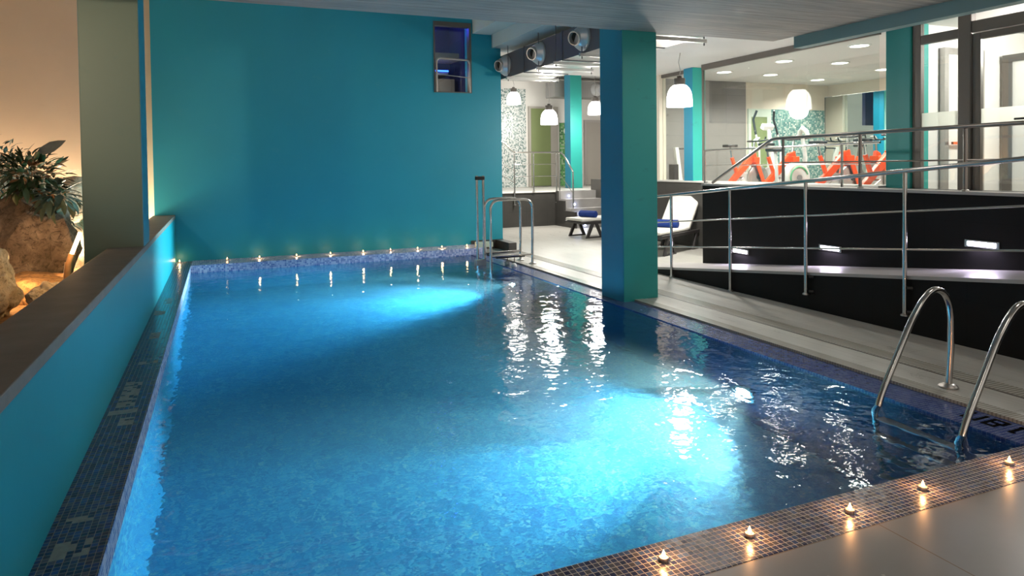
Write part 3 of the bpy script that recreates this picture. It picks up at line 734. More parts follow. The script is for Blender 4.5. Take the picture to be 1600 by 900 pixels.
# ------------------------------------------------------------------ railings
def rail(name, label, posts, tops, mids, group=None, r=0.021, rm=0.0085, mat='steel'):
    t = thing(name, label, 'railing', (0, 0, 0), 0, group)
    for p0, p1 in posts:
        p = obj('post', MB().cyl(p0, p1, 0.019, 12), M[mat], t, smooth=True)
        obj('post_foot', MB().lathe([(0.001, 0), (0.035, 0), (0.035, 0.012), (0.022, 0.02)], p0, 14), M['dull_steel'], p, smooth=True)
    for tp in tops:
        obj('handrail', MB().tube(tp, r, 14), M[mat], t, smooth=True)
    for a in mids:
        obj('crossbar', MB().tube(a, rm, 8), M[mat], t, smooth=True)
    return t
RX = 5.865
ztop = lambda y: 1.115 + 0.1 * (8.2 - y)
zmid = lambda y: 0.84 + 0.1 * (7.225 - y)
zlow = lambda y: 0.39 + 0.1 * (8.215 - y)
posts = [((RX - .03, y, z0), (RX - .03, y, ztop(y))) for y, z0 in ((9.0, 0.0), (7.85, 0.0), (6.67, 0.0), (5.50, 0.16), (4.36, 0.16), (3.2, 0.2), (2.05, 0.3))]
rr = rail('ramp_railing', 'stainless railing with three bars along the pool side of the ramp', posts,
     [[(RX - .03, 9.05, ztop(9.05)), (RX - .03, 5, ztop(5)), (RX - .03, 0.6, ztop(0.6))]],
     [[(RX - .03, 9.0, zmid(9.0)), (RX - .03, 0.6, zmid(0.6))], [(RX - .03, 9.0, zlow(9.0)), (RX - .03, 0.6, zlow(0.6))]])
for y, z in ((5.40, 0.36), (5.40, 0.2), (4.28, 0.42), (4.28, 0.2)):
    obj('wall_bracket', MB().cyl((RX - .03, y + .06, z), (RX + .005, y + .03, z), 0.018, 10), M['black_plastic'], rr)
UX = 6.78
top = [(UX, 8.12, 1.30), (UX, 7.02, 1.862), (UX, 6.95, 1.89), (UX, 6.87, 1.90), (UX, 5.6, 1.913), (UX, 0.8, 1.945)]
rail('walkway_railing', 'dark steel railing above the black wall with a sloping end', [((UX, y, 1.285), (UX, y, 1.90)) for y in (6.755, 5.613, 4.434, 3.25, 2.05)],
     [top], [[(UX, 6.755, 1.585), (UX, 0.8, 1.60)]], mat='dark_steel')
rail('gym_railing', 'thin steel railing just in front of the gym glass', [((8.16, y, 0.97), (8.16, y, 1.82)) for y in (9.98, 7.05)],
     [[(8.16, 9.98, 1.815), (8.16, 6.45, 1.84)]], [[(8.16, 9.98, 1.545), (8.16, 6.45, 1.555)]], r=0.017)
LY = 15.84
t = rail('landing_railing', 'stainless railing along the dark landing wall', [((x, LY, z0), (x, LY, 1.91)) for x, z0 in ((6.96, 0.57), (7.5, 0.91), (8.16, 0.60), (8.25, 0.60))],
     [[(5.2, LY, 2.95), (6.70, LY, 2.15), (6.90, LY, 1.96), (7.0, LY, 1.915), (8.24, LY, 1.915)]],
     [[(6.96, LY, 1.61), (8.16, LY, 1.61)], [(6.96, LY, 1.30), (8.16, LY, 1.30)], [(6.96, LY, 1.02), (8.16, LY, 1.02)], [(5.2, LY, 2.40), (6.96, LY, 1.45)], [(5.2, LY, 2.1), (6.96, LY, 1.15)]])
rail('stair_railing', 'sloping stainless handrail of the far stairs', [((8.30, 15.20, 0.33), (8.30, 15.20, 1.41)),],
     [[(8.28, 15.84, 1.915), (8.30, 15.70, 1.84), (8.30, 15.25, 1.46), (8.30, 15.20, 1.40)]], [[(8.30, 15.84, 1.3), (8.30, 15.20, 0.85)]])

# ------------------------------------------------------------------ pool ladders
def bent(points, n=6, r=0.12):
    """polyline with rounded corners"""
    P = [Vector(p) for p in points]
    out = [P[0]]
    for i in range(1, len(P) - 1):
        a, b, c = P[i - 1], P[i], P[i + 1]
        d0, d1 = (a - b), (c - b)
        rr = min(r, d0.length * 0.48, d1.length * 0.48)
        s, e = b + d0.normalized() * rr, b + d1.normalized() * rr
        for k in range(n + 1):
            u = k / n
            out.append(s * (1 - u) ** 2 + b * 2 * u * (1 - u) + e * u ** 2)
    out.append(P[-1])
    return out

ld = thing('pool_ladder', 'curved chrome ladder rails on the near right pool edge', 'ladder', (4.71, 2.915, 0))
prof = [(4.06, -1.25), (3.985, -0.12), (4.06, 0.06), (4.19, 0.27), (4.33, 0.50), (4.44, 0.63), (4.51, 0.685), (4.58, 0.705), (4.66, 0.675), (4.715, 0.60), (4.738, 0.50), (4.735, 0.25), (4.71, 0.0)]
for dy in (0.275, -0.275):
    pts = [(x - 4.71, dy, z) for x, z in prof]
    r_ = obj('rail', MB().tube(bent(pts, 4, 0.05), 0.0215, 16), M['steel'], ld, smooth=True)
    obj('floor_flange', MB().lathe([(0.001, 0), (0.062, 0), (0.062, 0.01), (0.045, 0.022), (0.03, 0.03)], (0, dy, 0.001), 22), M['dull_steel'], r_, smooth=True)
for z in (-0.26, -0.56, -0.86, -1.16):
    obj('step', MB().box(-0.73, -0.655, -0.26, 0.26, z - 0.02, z), M['dull_steel'], ld, bevel=0.006)

fl = thing('pool_ladder', 'arched steel ladder with a tall twin post at the far pool corner', 'ladder', (4.62, 10.1, 0))
for dy, xw in ((-0.22, -0.70), (0.25, -0.62)):
    pts = [(xw, dy, -1.3), (xw, dy, 1.05), (0.03, dy, 1.05), (0.02, dy, 0.0)]
    r_ = obj('rail', MB().tube(bent(pts, 7, 0.17), 0.021, 14), M['steel'], fl, smooth=True)
    obj('floor_flange', MB().lathe([(0.001, 0), (0.06, 0), (0.06, 0.01), (0.03, 0.025)], (0.02, dy, 0.001), 18), M['dull_steel'], r_, smooth=True)
    obj('brace', MB().cyl((xw, dy, 0.16), (0.02, dy, 0.16), 0.018, 12), M['steel'], fl, smooth=True)
for dx in (-0.745, -0.635):
    obj('tall_post', MB().cyl((dx, 0.25, -1.3), (dx, 0.25, 1.43), 0.021, 14), M['steel'], fl, smooth=True)
obj('post_cap', MB().box(-0.77, -0.61, 0.225, 0.275, 1.36, 1.42), M['black_plastic'], fl, bevel=0.01)
obj('post_clamp', MB().box(-0.79, -0.61, 0.20, 0.30, -0.08, 0.06), M['dull_steel'], fl, bevel=0.01)
obj('foot_board', MB().box(-0.60, -0.10, -0.2, 0.23, 0.12, 0.145), M['black_plastic'], fl, bevel=0.005)
for z in (-0.2, -0.5):
    obj('step', MB().box(-0.72, -0.64, -0.2, 0.24, z - 0.02, z), M['dull_steel'], fl, bevel=0.006)
for (x, y), lb in zip(((4.30, 10.12), (4.28, 9.80)), ('round white float by the far ladder, nearer the teal wall', 'round white float by the far ladder, nearer the big column')):
    f = thing('pool_float', lb, 'float', (x, y, WATER))
    obj('ball', MB().ball((0, 0, 0.03), 0.045, 3), M['white_plastic'], f, smooth=True)
    obj('cord', MB().tube([(0, 0, 0.07), (0.01, 0, 0.16)], 0.006, 8), M['black_plastic'], f)
bk = obj('step_block', MB().box(4.33, 4.62, 11.52, 11.72, 0.10, 0.19), M['pale_green'], bevel=0.01)
tag(bk, 'pale green block on the ledge behind the far ladder', 'block')

# ------------------------------------------------------------------ candles
def make_candle(label, loc, group):
    c = thing('tealight', label, 'candle', loc, 0, group)
    cup = [(0.001, 0.0), (0.0185, 0.0), (0.0195, 0.004), (0.0195, 0.017), (0.0185, 0.017), (0.0185, 0.012), (0.001, 0.012)]
    obj('cup', MB().lathe(cup, (0, 0, 0), 20), M['tin'], c, smooth=True)
    obj('wax', MB().lathe([(0.001, 0.011), (0.018, 0.011), (0.018, 0.0145), (0.006, 0.0135), (0.001, 0.0135)], (0, 0, 0), 18), M['wax'], c, smooth=True)
    obj('wick', MB().cyl((0, 0, 0.013), (0.001, 0, 0.022), 0.0009, 6), M['black_plastic'], c)
    fp = [(0.0006, 0.0145), (0.0060, 0.018), (0.0082, 0.023), (0.0066, 0.030), (0.0034, 0.038), (0.0005, 0.046)]
    obj('flame', MB().lathe(fp, (0, 0, 0), 12), M['flame'], c, smooth=True)
    return c
cg = None
far = [(-0.63, 11.95), (0.08, 11.92), (0.58, 11.88), (1.17, 11.85), (1.73, 11.83), (2.29, 11.82), (2.78, 11.84), (3.27, 11.81), (3.72, 11.79), (4.20, 11.78)]
for k, (x, y) in enumerate(far):
    lb = 'burning tealight on the far mosaic ledge, %s from the left corner' % ORD[k]
    if cg is None:
        cg = make_candle(lb, (x, y, 0.10), 'tealights on the far ledge')
        c = cg
    else:
        c = dup(cg, (x, y, 0.10), 0.7 * k, lb)
    light('candle_glow', 'POINT', (x, y - 0.012, 0.10 + 0.045), 0.10 if k == 1 else 0.75, (1.0, 0.56, 0.25), 0.012)
near = [(1.622, 2.246), (2.065, 2.249), (2.622, 2.223), (3.128, 2.241), (3.793, 2.248)]
for k, (x, y) in enumerate(near):
    c = dup(cg, (x, y, 0.0), 1.1 * k, 'burning tealight on the near mosaic coping, %s from the left' % ORD[k])
    c['group'] = 'tealights on the near coping'
    light('candle_glow', 'POINT', (x, y, 0.055), 0.95, (1.0, 0.45, 0.16), 0.008)

# ------------------------------------------------------------------ depth letters on the submerged edge
mk = MB()
z0, z1 = -0.018, -0.0145
def bar(xa, xb, ya, yb):
    mk.box(min(xa, xb), max(xa, xb), min(ya, yb), max(ya, yb), z0, z1)
bw = 0.022
for (yt, strokes) in ((2.826, [(0, 0, 1, 0), (0, 0, 0, 1), (0, 1, 1, 1)]),
                      (2.700, [(0, 0, 1, 0), (1, 0, 1, 1), (0.5, 0, 0.5, 0.8), (0, 0, 0, 0.8), (0, 0.8, 0.5, 0.8), (0.5, 1, 1, 1)]),
                      (2.575, [(0, 0.4, 1, 0.4), (1, 0, 1, 0.9), (0, 0.4, 0, 0.9)])):
    for (u0, v0, u1, v1) in strokes:
        xa, xb = 4.30 + 0.125 * u0, 4.30 + 0.125 * u1
        ya, yb = yt - 0.075 * v0, yt - 0.075 * v1
        bar(xa - bw / 2, xb + bw / 2, ya - bw / 2, yb + bw / 2)
struct('trim_8', mk, plain('black letter tile', (0.002, 0.002, 0.003), 0.12, spec=0.12), 'black tile lettering in the wet pool edge', 'lettering')

# ------------------------------------------------------------------ pool lamps
for (x, y, z), lb in (((PX1, 4.60, -1.18), 'round underwater lamp on the right pool wall before the column'),
                      ((PX1, 9.6, -1.18), 'round underwater lamp on the right pool wall by the far ladder')):
    p = thing('pool_lamp', lb, 'lamp', (x, y, z), 0, 'underwater pool lamps')
    obj('rim', MB().lathe([(0.09, 0.0), (0.14, 0.0), (0.14, 0.02), (0.10, 0.035), (0.09, 0.03)], (0, 0, 0), 26, (-1, 0, 0), closed=False), M['steel'], p, smooth=True)
    obj('lens', MB().lathe([(0.001, 0.02), (0.06, 0.02), (0.095, 0.005), (0.095, 0.0), (0.001, 0.0)], (0, 0, 0), 26, (-1, 0, 0)), M['pool_lens'], p, smooth=True)
light('pool_spot', 'SPOT', (PX1 - 0.06, 4.60, -1.18), 470, (1.0, 0.98, 0.86), 0.06, (-0.45, 5.2, -1.15), math.radians(130), 0.5)
light('pool_spot', 'SPOT', (PX1 - 0.06, 4.60, -1.15), 1700, (0.96, 1.0, 0.95), 0.06, (-0.45, 4.1, -1.30), math.radians(50), 0.8)
light('pool_spot', 'SPOT', (PX1 - 0.06, 9.60, -1.18), 1100, (0.66, 0.96, 1.0), 0.06, (-0.5, 9.8, -1.05), math.radians(96), 0.9)
light('pool_spot', 'SPOT', (PX1 - 0.06, 9.60, -1.15), 1700, (0.66, 0.96, 1.0), 0.06, (-0.45, 8.9, -1.35), math.radians(56), 0.8)
light('added_parapet_glow', 'SPOT', (3.4, 10.0, 0.10), 2200, (0.55, 0.95, 1.0), 0.30, (-0.69, 9.95, 0.36), math.radians(52), 1.0)  # added spot without fixture, stands in for pool light spilling onto the parapet

# ------------------------------------------------------------------ ramp wall lights
for k, (y, z) in enumerate(((7.45, 0.357), (5.95, 0.562), (4.22, 0.787))):
    p = thing('wall_light', 'recessed white strip light low on the black ramp wall, %s' % ['nearest the loungers', 'in the middle of three', 'nearest the pool ladder'][k], 'light', (6.70, y, z), 0, 'strip lights on the black ramp wall')
    obj('bezel', MB().box(-0.012, 0.0, -0.16, 0.16, -0.035, 0.035), M['dull_steel'], p, bevel=0.004)
    obj('lens', MB().box(-0.018, -0.011, -0.13, 0.13, -0.022, 0.022), M['wall_led'], p, bevel=0.003)
    light('wall_light_glow', 'AREA', (6.67, y, z - 0.01), 2.6, (0.80, 0.70, 1.0), 0.24, (6.45, y, z - 0.35), sy=0.04)

# ------------------------------------------------------------------ air ducts
def nozzle(parent, c, axis, r=0.2, tilt=(0, 0, 0)):
    prof = [(r, 0.0), (r, 0.03), (r * 0.93, 0.055), (r * 0.80, 0.10), (r * 0.66, 0.14)]
    a = Vector(axis).normalized()
    n = obj('nozzle', MB().lathe(prof, c, 26, axis), M['nozzle'], parent, smooth=True)
    ja = (a + Vector(tilt)).normalized()
    cc = Vector(c) + a * 0.11
    obj('nozzle_jet', MB().lathe([(r * 0.60, -0.02), (r * 0.60, 0.07), (r * 0.52, 0.10), (r * 0.46, 0.10), (r * 0.44, 0.0)], cc, 22, ja, closed=False), M['nozzle'], n, smooth=True)
    obj('nozzle_throat', MB().lathe([(0.001, 0.0), (r * 0.46, 0.0), (r * 0.46, 0.015), (0.001, 0.015)], cc + ja * 0.005, 20, ja), M['rubber'], n)
    return n
DX0, DX1, DZ0, DZ1 = 5.14, 6.02, 3.275, 3.73
du = thing('air_duct', 'dark grey air duct with three round nozzles beside the pool', 'duct', (0, 0, 0))
sections = ((11.20, 12.35), (9.72, 11.19), (8.25, 9.71), (6.80, 8.24))
for y0, y1 in sections:
    o = obj('duct_section', MB().box(DX0, DX1, y0, y1, DZ0, DZ1), [M['duct_dark'], M['duct_metal']], du)
    for p in o.data.polygons:
        p.material_index = 1 if p.normal.z < -0.5 else 0
    obj('seam', MB().box(DX0 - 0.012, DX1 + 0.012, y0 - 0.012, y0 + 0.006, DZ0 - 0.012, DZ1 + 0.012), M['duct_dark'], du)
for y in (12.0, 10.52, 9.03, 7.5):
    nozzle(du, (DX0, y, 3.505), (-1, 0, 0), 0.2, (0, -0.45, -0.30))
for y in (11.75, 10.44, 9.80, 8.95, 7.45):
    h = obj('support_channel', MB().box(5.02, 6.12, y - 0.025, y + 0.025, DZ0 - 0.065, DZ0 - 0.014), M['duct_metal'], du, bevel=0.004)
    for x in (5.06, 6.09):
        obj('hanger_rod', MB().cyl((x, y, DZ0 - 0.1), (x, y, 4.2 if x > 5.5 else 3.84), 0.008, 8), M['duct_dark'], h)
fd = thing('air_duct', 'grey air duct crossing the far hall under the ceiling', 'duct', (0, 0, 0))
obj('duct_section', MB().box(9.2, 13.4, 17.9, 18.5, 3.60, 4.08), M['gym_tile'] and plain('grey duct paint', (0.24, 0.235, 0.225), 0.5), fd)
nozzle(fd, (10.60, 17.9, 3.84), (0, -1, 0), 0.2, (0.3, 0, -0.25))
for x in (9.5, 12.9):
    obj('hanger_rod', MB().cyl((x, 18.2, 4.07), (x, 18.2, 4.2), 0.012, 8), M['duct_dark'], fd)

# ------------------------------------------------------------------ lamps
def pendant(label, x, y, zc, zceil, power):
    # zc: middle of the shade
    p = thing('pendant_lamp', label, 'lamp', (x, y, zc), 0, 'white dome pendant lamps')
    outer = [(0.205, -0.19), (0.205, -0.10), (0.200, -0.02), (0.185, 0.05), (0.155, 0.11), (0.11, 0.155), (0.085, 0.165)]
    inner = [(0.079, 0.158), (0.105, 0.148), (0.148, 0.104), (0.178, 0.046), (0.193, -0.02), (0.198, -0.10), (0.198, -0.19)]
    obj('lamp_shade', MB().lathe(outer + inner + [outer[0]], (0, 0, 0), 30, closed=False), M['lamp_glass'], p, smooth=True)
    obj('lamp_cap', MB().lathe([(0.001, 0.155), (0.092, 0.155), (0.092, 0.27), (0.04, 0.28), (0.04, 0.31), (0.001, 0.31)], (0, 0, 0), 24), M['grey_paint'] if x > 20 else M['frame_brown'], p, smooth=True)
    L = zceil - zc
    obj('cord', MB().tube([(0, 0, 0.30), (0.02, 0, 0.30 + (L - 0.3) * 0.25), (-0.015, 0, 0.30 + (L - 0.3) * 0.6), (0.02, 0, L)], 0.006, 8), M['dull_steel'], p)
    l = light('pendant_glow', 'POINT', (x, y, zc - 0.21), power, (1.0, 0.95, 0.87), 0.15)
    return p
pendant('white dome pendant lamp right of the big teal column', 7.01, 9.19, 2.71, 3.40, 250)
pendant('white dome pendant lamp in front of the olive green door', 7.44, 14.80, 2.76, 4.20, 220)
pendant('white dome pendant lamp half hidden by the big teal column', 9.50, 16.10, 3.13, 4.20, 150)
pendant('white dome pendant lamp against the grey mosaic panel', 8.0, 18.2, 3.56, 4.20, 22)

tb = thing('ceiling_light', 'bright tube light fixed above the end of the air duct', 'light', (6.0, 7.78, 4.2))
obj('housing', MB().box(-0.25, 0.6, -0.06, 0.06, -0.35, -0.30).cyl((0.1, 0, -0.3), (0.1, 0, 0), 0.01, 8), M['white_plastic'], tb)
obj('tube', MB().cyl((-0.23, 0, -0.38), (0.58, 0, -0.38), 0.03, 12), M['tube_glow'], tb)
light('tube_light', 'POINT', (6.18, 7.6, 3.72), 45, (1.0, 0.97, 0.92), 0.2)

for k, (x, y) in enumerate(((9.32, 7.73), (9.41, 9.35), (9.36, 10.85), (10.6, 9.2), (10.6, 10.9), (10.6, 7.6), (12.3, 11.26), (12.23, 9.60))):
    row = ('front row, ' if k < 3 else 'second row, ' if k < 6 else 'back row, ')
    nm = ['nearest the door column', 'middle', 'nearest the slim teal column', 'middle', 'towards the grey tiles', 'towards the door', 'deepest corner', 'towards the door'][k]
    p = thing('downlight', 'round recessed downlight in the gym ceiling, ' + row + nm, 'light', (x, y, 3.40), 0, 'gym ceiling downlights')
    obj('trim_ring', MB().lathe([(0.135, 0.0), (0.17, 0.0), (0.165, -0.012), (0.135, -0.012), (0.135, 0.0)], (0, 0, 0), 24, closed=False), M['white_plastic'], p, smooth=True)
    obj('lens', MB().lathe([(0.001, -0.006), (0.14, -0.006), (0.14, -0.002), (0.001, -0.002)], (0, 0, 0), 24), M['downlight'], p)
    light('downlight_glow', 'SPOT', (x, y, 3.37), 170, (1.0, 0.95, 0.87), 0.1, (x, y, 0), math.radians(150), 0.6)
light('entry_glow', 'POINT', (9.5, 4.6, 3.1), 150, (1.0, 0.96, 0.90), 0.15)

# ------------------------------------------------------------------ sun loungers
def make_lounger(label, loc, rz, towel_label):
    """foot end at local -x, head at +x; 1.9 m long"""
    L = thing('sun_lounger', label, 'sun lounger', loc, rz, 'sun loungers on the deck')
    fr = MB()
    for s in (-1, 1):
        fr.box(-0.95, 0.95, s * 0.31 - 0.025, s * 0.31 + 0.025, 0.30, 0.36)
    for x in (-0.92, -0.3, 0.3, 0.92):
        fr.box(x - 0.03, x + 0.03, -0.31, 0.31, 0.31, 0.35)
    obj('frame', fr, M['resin'], L, bevel=0.012)
    for sx in (-0.62, 0.55):
        for s in (-1, 1):
            lg = MB()
            y0, y1 = s * 0.31 - 0.022, s * 0.31 + 0.022
            for dx0, dx1 in ((-0.05, -0.20), (0.05, 0.20)):
                lg.prism([(sx + dx0 - 0.04, y0, 0.31), (sx + dx0 + 0.04, y0, 0.31), (sx + dx1 + 0.035, y0, 0.0), (sx + dx1 - 0.035, y0, 0.0)], (0, y1 - y0, 0))
            lg.box(sx - 0.2, sx + 0.2, y0, y1, 0.0, 0.03)
            obj('leg', lg, M['resin'], L, bevel=0.006)
    obj('seat_cushion', MB().box(-0.95, 0.22, -0.30, 0.30, 0.365, 0.425), M['cushion'], L, bevel=0.02)
    a = math.radians(48)
    d, n = Vector((math.cos(a), 0, math.sin(a))), Vector((-math.sin(a), 0, math.cos(a)))
    base = Vector((0.26, 0, 0.36))
    bs = obj('backrest', MB().obox(base + d * 0.37, d * 0.37, Vector((0, 0.30, 0)), n * 0.018), M['resin'], L, bevel=0.008)
    obj('back_cushion', MB().obox(base + d * 0.38 + n * 0.045, d * 0.38, Vector((0, 0.30, 0)), n * 0.028), M['cushion'], bs, bevel=0.02)
    e = base + d * 0.5
    obj('support_strut', MB().cyl((e.x, 0.2, e.z), (0.75, 0.2, 0.33), 0.012, 8).cyl((e.x, -0.2, e.z), (0.75, -0.2, 0.33), 0.012, 8), M['dull_steel'], L)
    return L
def towel(label, loc, rz):
    tw = MB()
    pts = []
    for i in range(60):
        th = i * 0.42
        r = 0.012 + 0.0012 * i
        pts.append((r * math.cos(th), r * math.sin(th)))
    ring = [(0.0, 0.086 * math.cos(2 * PI * k / 24), 0.086 * math.sin(2 * PI * k / 24)) for k in range(24)]
    tw.lathe([(0.001, -0.25), (0.03, -0.255), (0.06, -0.25), (0.082, -0.24), (0.086, -0.22), (0.086, 0.22), (0.082, 0.24), (0.06, 0.25), (0.03, 0.255), (0.001, 0.25)], (0, 0, 0.086), 24, (0, 1, 0))
    tw.box(-0.02, 0.06, -0.23, 0.23, 0.165, 0.176)
    o = obj('rolled_towel', tw, M['towel'], smooth=True)
    o.location = loc; o.rotation_euler = (0, 0, rz); o.scale = (0.82, 0.9, 0.82)
    return tag(o, label, 'towel', 'rolled blue towels')
def at(loc, rz, x, y=0, z=0.425):
    return (loc[0] + x * math.cos(rz) - y * math.sin(rz), loc[1] + x * math.sin(rz) + y * math.cos(rz), z)
la = (8.05, 13.15, 0.0); ra = math.radians(8)
LA = make_lounger('sun lounger with a rolled blue towel before the far stairs', la, ra, None)
towel('rolled blue towel on the lounger before the far stairs', at(la, ra, -0.55), ra + 0.25)
lb_ = (7.60, 10.30, 0.0); rb = math.radians(28)
dup(LA, lb_, rb, 'sun lounger with raised white backrest left of the black wall')
towel('rolled blue towel on the lounger left of the black wall', at(lb_, rb, -0.1), rb + 0.1)
lc = (7.95, 11.75, 0.0); rc = math.radians(28)
dup(LA, lc, rc, 'sun lounger behind the one with the raised white backrest')
towel('rolled blue towel on the lounger standing behind', at(lc, rc, -0.55), rc)

# ------------------------------------------------------------------ gym equipment
def make_bike(label, loc, rz):
    b = thing('spin_bike', label, 'exercise bike', loc, rz, 'orange spin bikes behind the gym glass')
    obj('stabiliser', MB().box(-0.56, -0.48, -0.26, 0.26, 0.0, 0.07), M['white_plastic'], b, bevel=0.015)
    obj('stabiliser', MB().box(0.48, 0.56, -0.26, 0.26, 0.0, 0.07), M['white_plastic'], b, bevel=0.015)
    obj('base_beam', MB().box(-0.5, 0.5, -0.05, 0.05, 0.04, 0.10), M['white_plastic'], b, bevel=0.01)
    fr = MB()
    def beam(p0, p1, w0, w1, t=0.04):
        p0, p1 = Vector(p0), Vector(p1)
        d = (p1 - p0).normalized(); n = Vector((d.z, 0, -d.x))
        fr.prism([p0 - n * w0 + Vector((0, -t, 0)), p0 + n * w0 + Vector((0, -t, 0)), p1 + n * w1 + Vector((0, -t, 0)), p1 - n * w1 + Vector((0, -t, 0))], (0, 2 * t, 0))
    beam((-0.42, 0, 0.10), (0.24, 0, 0.74), 0.045, 0.07)
    beam((-0.12, 0, 0.34), (-0.26, 0, 0.72), 0.028, 0.026, 0.03)
    beam((0.22, 0.0, 0.80), (0.30, 0.0, 0.58), 0.07, 0.05)
    for s in (-1, 1):
        p0, p1 = Vector((0.27, s * 0.075, 0.66)), Vector((0.50, s * 0.075, 0.06))
        d = (p1 - p0).normalized(); n = Vector((d.z, 0, -d.x))
        fr.prism([p0 - n * 0.045 + Vector((0, -0.012, 0)), p0 + n * 0.045 + Vector((0, -0.012, 0)), p1 + n * 0.035 + Vector((0, -0.012, 0)), p1 - n * 0.035 + Vector((0, -0.012, 0))], (0, 0.024, 0))
    fr.box(0.2, 0.34, -0.09, 0.09, 0.62, 0.72)
    obj('frame', fr, M['orange'], b, bevel=0.008)
    wl = obj('flywheel', MB().lathe([(0.001, -0.03), (0.22, -0.03), (0.235, -0.02), (0.235, 0.02), (0.22, 0.03), (0.001, 0.03)], (0.36, 0, 0.33), 32, (0, 1, 0)), M['dull_steel'], b, smooth=True)
    obj('wheel_hub', MB().lathe([(0.001, -0.05), (0.05, -0.05), (0.05, 0.05), (0.001, 0.05)], (0.36, 0, 0.33), 18, (0, 1, 0)), M['black_plastic'], wl)
    obj('chain_guard', MB().prism([(-0.16, 0.045, 0.20), (0.34, 0.045, 0.24), (0.40, 0.045, 0.36), (0.30, 0.045, 0.40), (-0.08, 0.045, 0.44), (-0.2, 0.045, 0.34)], (0, 0.035, 0)), M['white_plastic'], b, bevel=0.01)
    obj('seat_post', MB().cyl((-0.25, 0, 0.70), (-0.29, 0, 0.92), 0.022, 12), M['steel'], b, smooth=True)
    obj('seat', MB().prism([(-0.42, -0.09, 0.92), (-0.42, 0.09, 0.92), (-0.33, 0.10, 0.92), (-0.2, 0.03, 0.92), (-0.12, 0.02, 0.92), (-0.12, -0.02, 0.92), (-0.2, -0.03, 0.92), (-0.33, -0.10, 0.92)], (0, 0, 0.055)), M['black_plastic'], b, bevel=0.02)
    obj('stem', MB().cyl((0.25, 0, 0.78), (0.28, 0, 1.02), 0.024, 12), M['steel'], b, smooth=True)
    hb = MB().tube(bent([(0.48, 0.09, 1.12), (0.46, 0.09, 1.05), (0.30, 0.09, 1.03), (0.27, 0.22, 1.04), (0.42, 0.24, 1.06)], 4, 0.05), 0.014, 10)
    hb.tube(bent([(0.48, -0.09, 1.12), (0.46, -0.09, 1.05), (0.30, -0.09, 1.03), (0.27, -0.22, 1.04), (0.42, -0.24, 1.06)], 4, 0.05), 0.014, 10)
    hb.cyl((0.29, -0.15, 1.035), (0.29, 0.15, 1.035), 0.014, 10)
    obj('handlebar', hb, M['black_plastic'], b, smooth=True)
    obj('console', MB().obox((0.34, 0, 1.08), (0.04, 0, 0.03), (0, 0.05, 0), (-0.008, 0, 0.01)), M['white_plastic'], b, bevel=0.006)
    for s, a in ((1, 0.6), (-1, 0.6 + PI)):
        c0 = Vector((-0.06, s * 0.10, 0.32)); c1 = c0 + Vector((0.16 * math.cos(a), 0, 0.16 * math.sin(a)))
        cr = obj('crank', MB().cyl(c0, c1, 0.012, 8).cyl((-0.06, 0, 0.32), c0, 0.016, 8), M['dull_steel'], b)
        obj('pedal', MB().box(c1.x - 0.05, c1.x + 0.05, c1.y + s * 0.01 - 0.0, c1.y + s * 0.09, c1.z - 0.012, c1.z + 0.012), M['black_plastic'], cr)
    return b
bl = ['orange spin bike farthest from the door, beside the tall trainer', 'orange spin bike between the tall trainer and the white wheel', 'orange spin bike in the middle of the gym glass', 'orange spin bike nearest the teal door column']
spots = [((9.55, 10.55, 0.97), -0.05), ((9.65, 9.68, 0.97), -0.15), ((9.7, 8.55, 0.97), -0.2), ((9.65, 7.66, 0.97), -0.1)]
b0 = None
for (loc, rz), lb in zip(spots, bl):
    if b0 is None:
        b0 = make_bike(lb, loc, rz)
    else:
        dup(b0, loc, rz, lb)
tw = obj('draped_towel', MB().tube([(0, -0.10, 0), (0, -0.06, 0.10), (0, 0.02, 0.16), (0, 0.08, 0.10), (0, 0.10, 0.0)], 0.04, 10, radii=[0.03, 0.045, 0.05, 0.045, 0.03]), M['cushion'], smooth=True)
tw.location = (9.64, 9.13, 2.02); tag(tw, 'white towel draped over the handlebar of the white bike with the green marked wheel', 'towel')

# white wheel trainer between the bikes
wt = thing('wheel_trainer', 'white exercise bike with a round green marked wheel cover', 'exercise bike', (9.31, 9.14, 0.97), -0.05)
obj('wheel_cover', MB().lathe([(0.001, -0.08), (0.24, -0.08), (0.27, -0.05), (0.27, 0.05), (0.24, 0.08), (0.001, 0.08)], (0.15, 0, 0.34), 34, (0, 1, 0)), M['white_plastic'], wt, smooth=True)
gm = plain('green stripe', (0.12, 0.42, 0.20), 0.4)
for s in (-1, 1):
    obj('green_arc', MB().tube(arc((0.15, s * 0.083, 0.34), 0.19, 0.3, 4.4, (1, 0, 0), (0, 0, 1), 18), 0.016, 8), gm, wt, smooth=True)
    obj('hub_cap', MB().lathe([(0.001, 0), (0.05, 0), (0.05, 0.02), (0.001, 0.02)], (0.15, s * 0.08, 0.34), 18, (0, s, 0)), M['grey_paint'], wt)
obj('base', MB().box(-0.5, 0.5, -0.06, 0.06, 0.0, 0.09).box(-0.52, -0.44, -0.25, 0.25, 0.0, 0.06).box(0.44, 0.52, -0.25, 0.25, 0.0, 0.06), M['white_plastic'], wt, bevel=0.01)
obj('mast', MB().tube([(0.30, 0, 0.08), (0.36, 0, 0.7), (0.30, 0, 1.05)], 0.035, 12), M['white_plastic'], wt, smooth=True)
obj('handlebar', MB().tube(bent([(0.05, 0.28, 1.06), (0.30, 0.25, 1.05), (0.34, 0, 1.03), (0.30, -0.25, 1.05), (0.05, -0.28, 1.06)], 4, 0.08), 0.016, 10), M['black_plastic'], wt, smooth=True)
obj('seat_post', MB().cyl((-0.25, 0, 0.08), (-0.30, 0, 0.80), 0.03, 12), M['white_plastic'], wt, smooth=True)
obj('seat', MB().box(-0.44, -0.18, -0.11, 0.11, 0.80, 0.87), M['black_plastic'], wt, bevel=0.03)

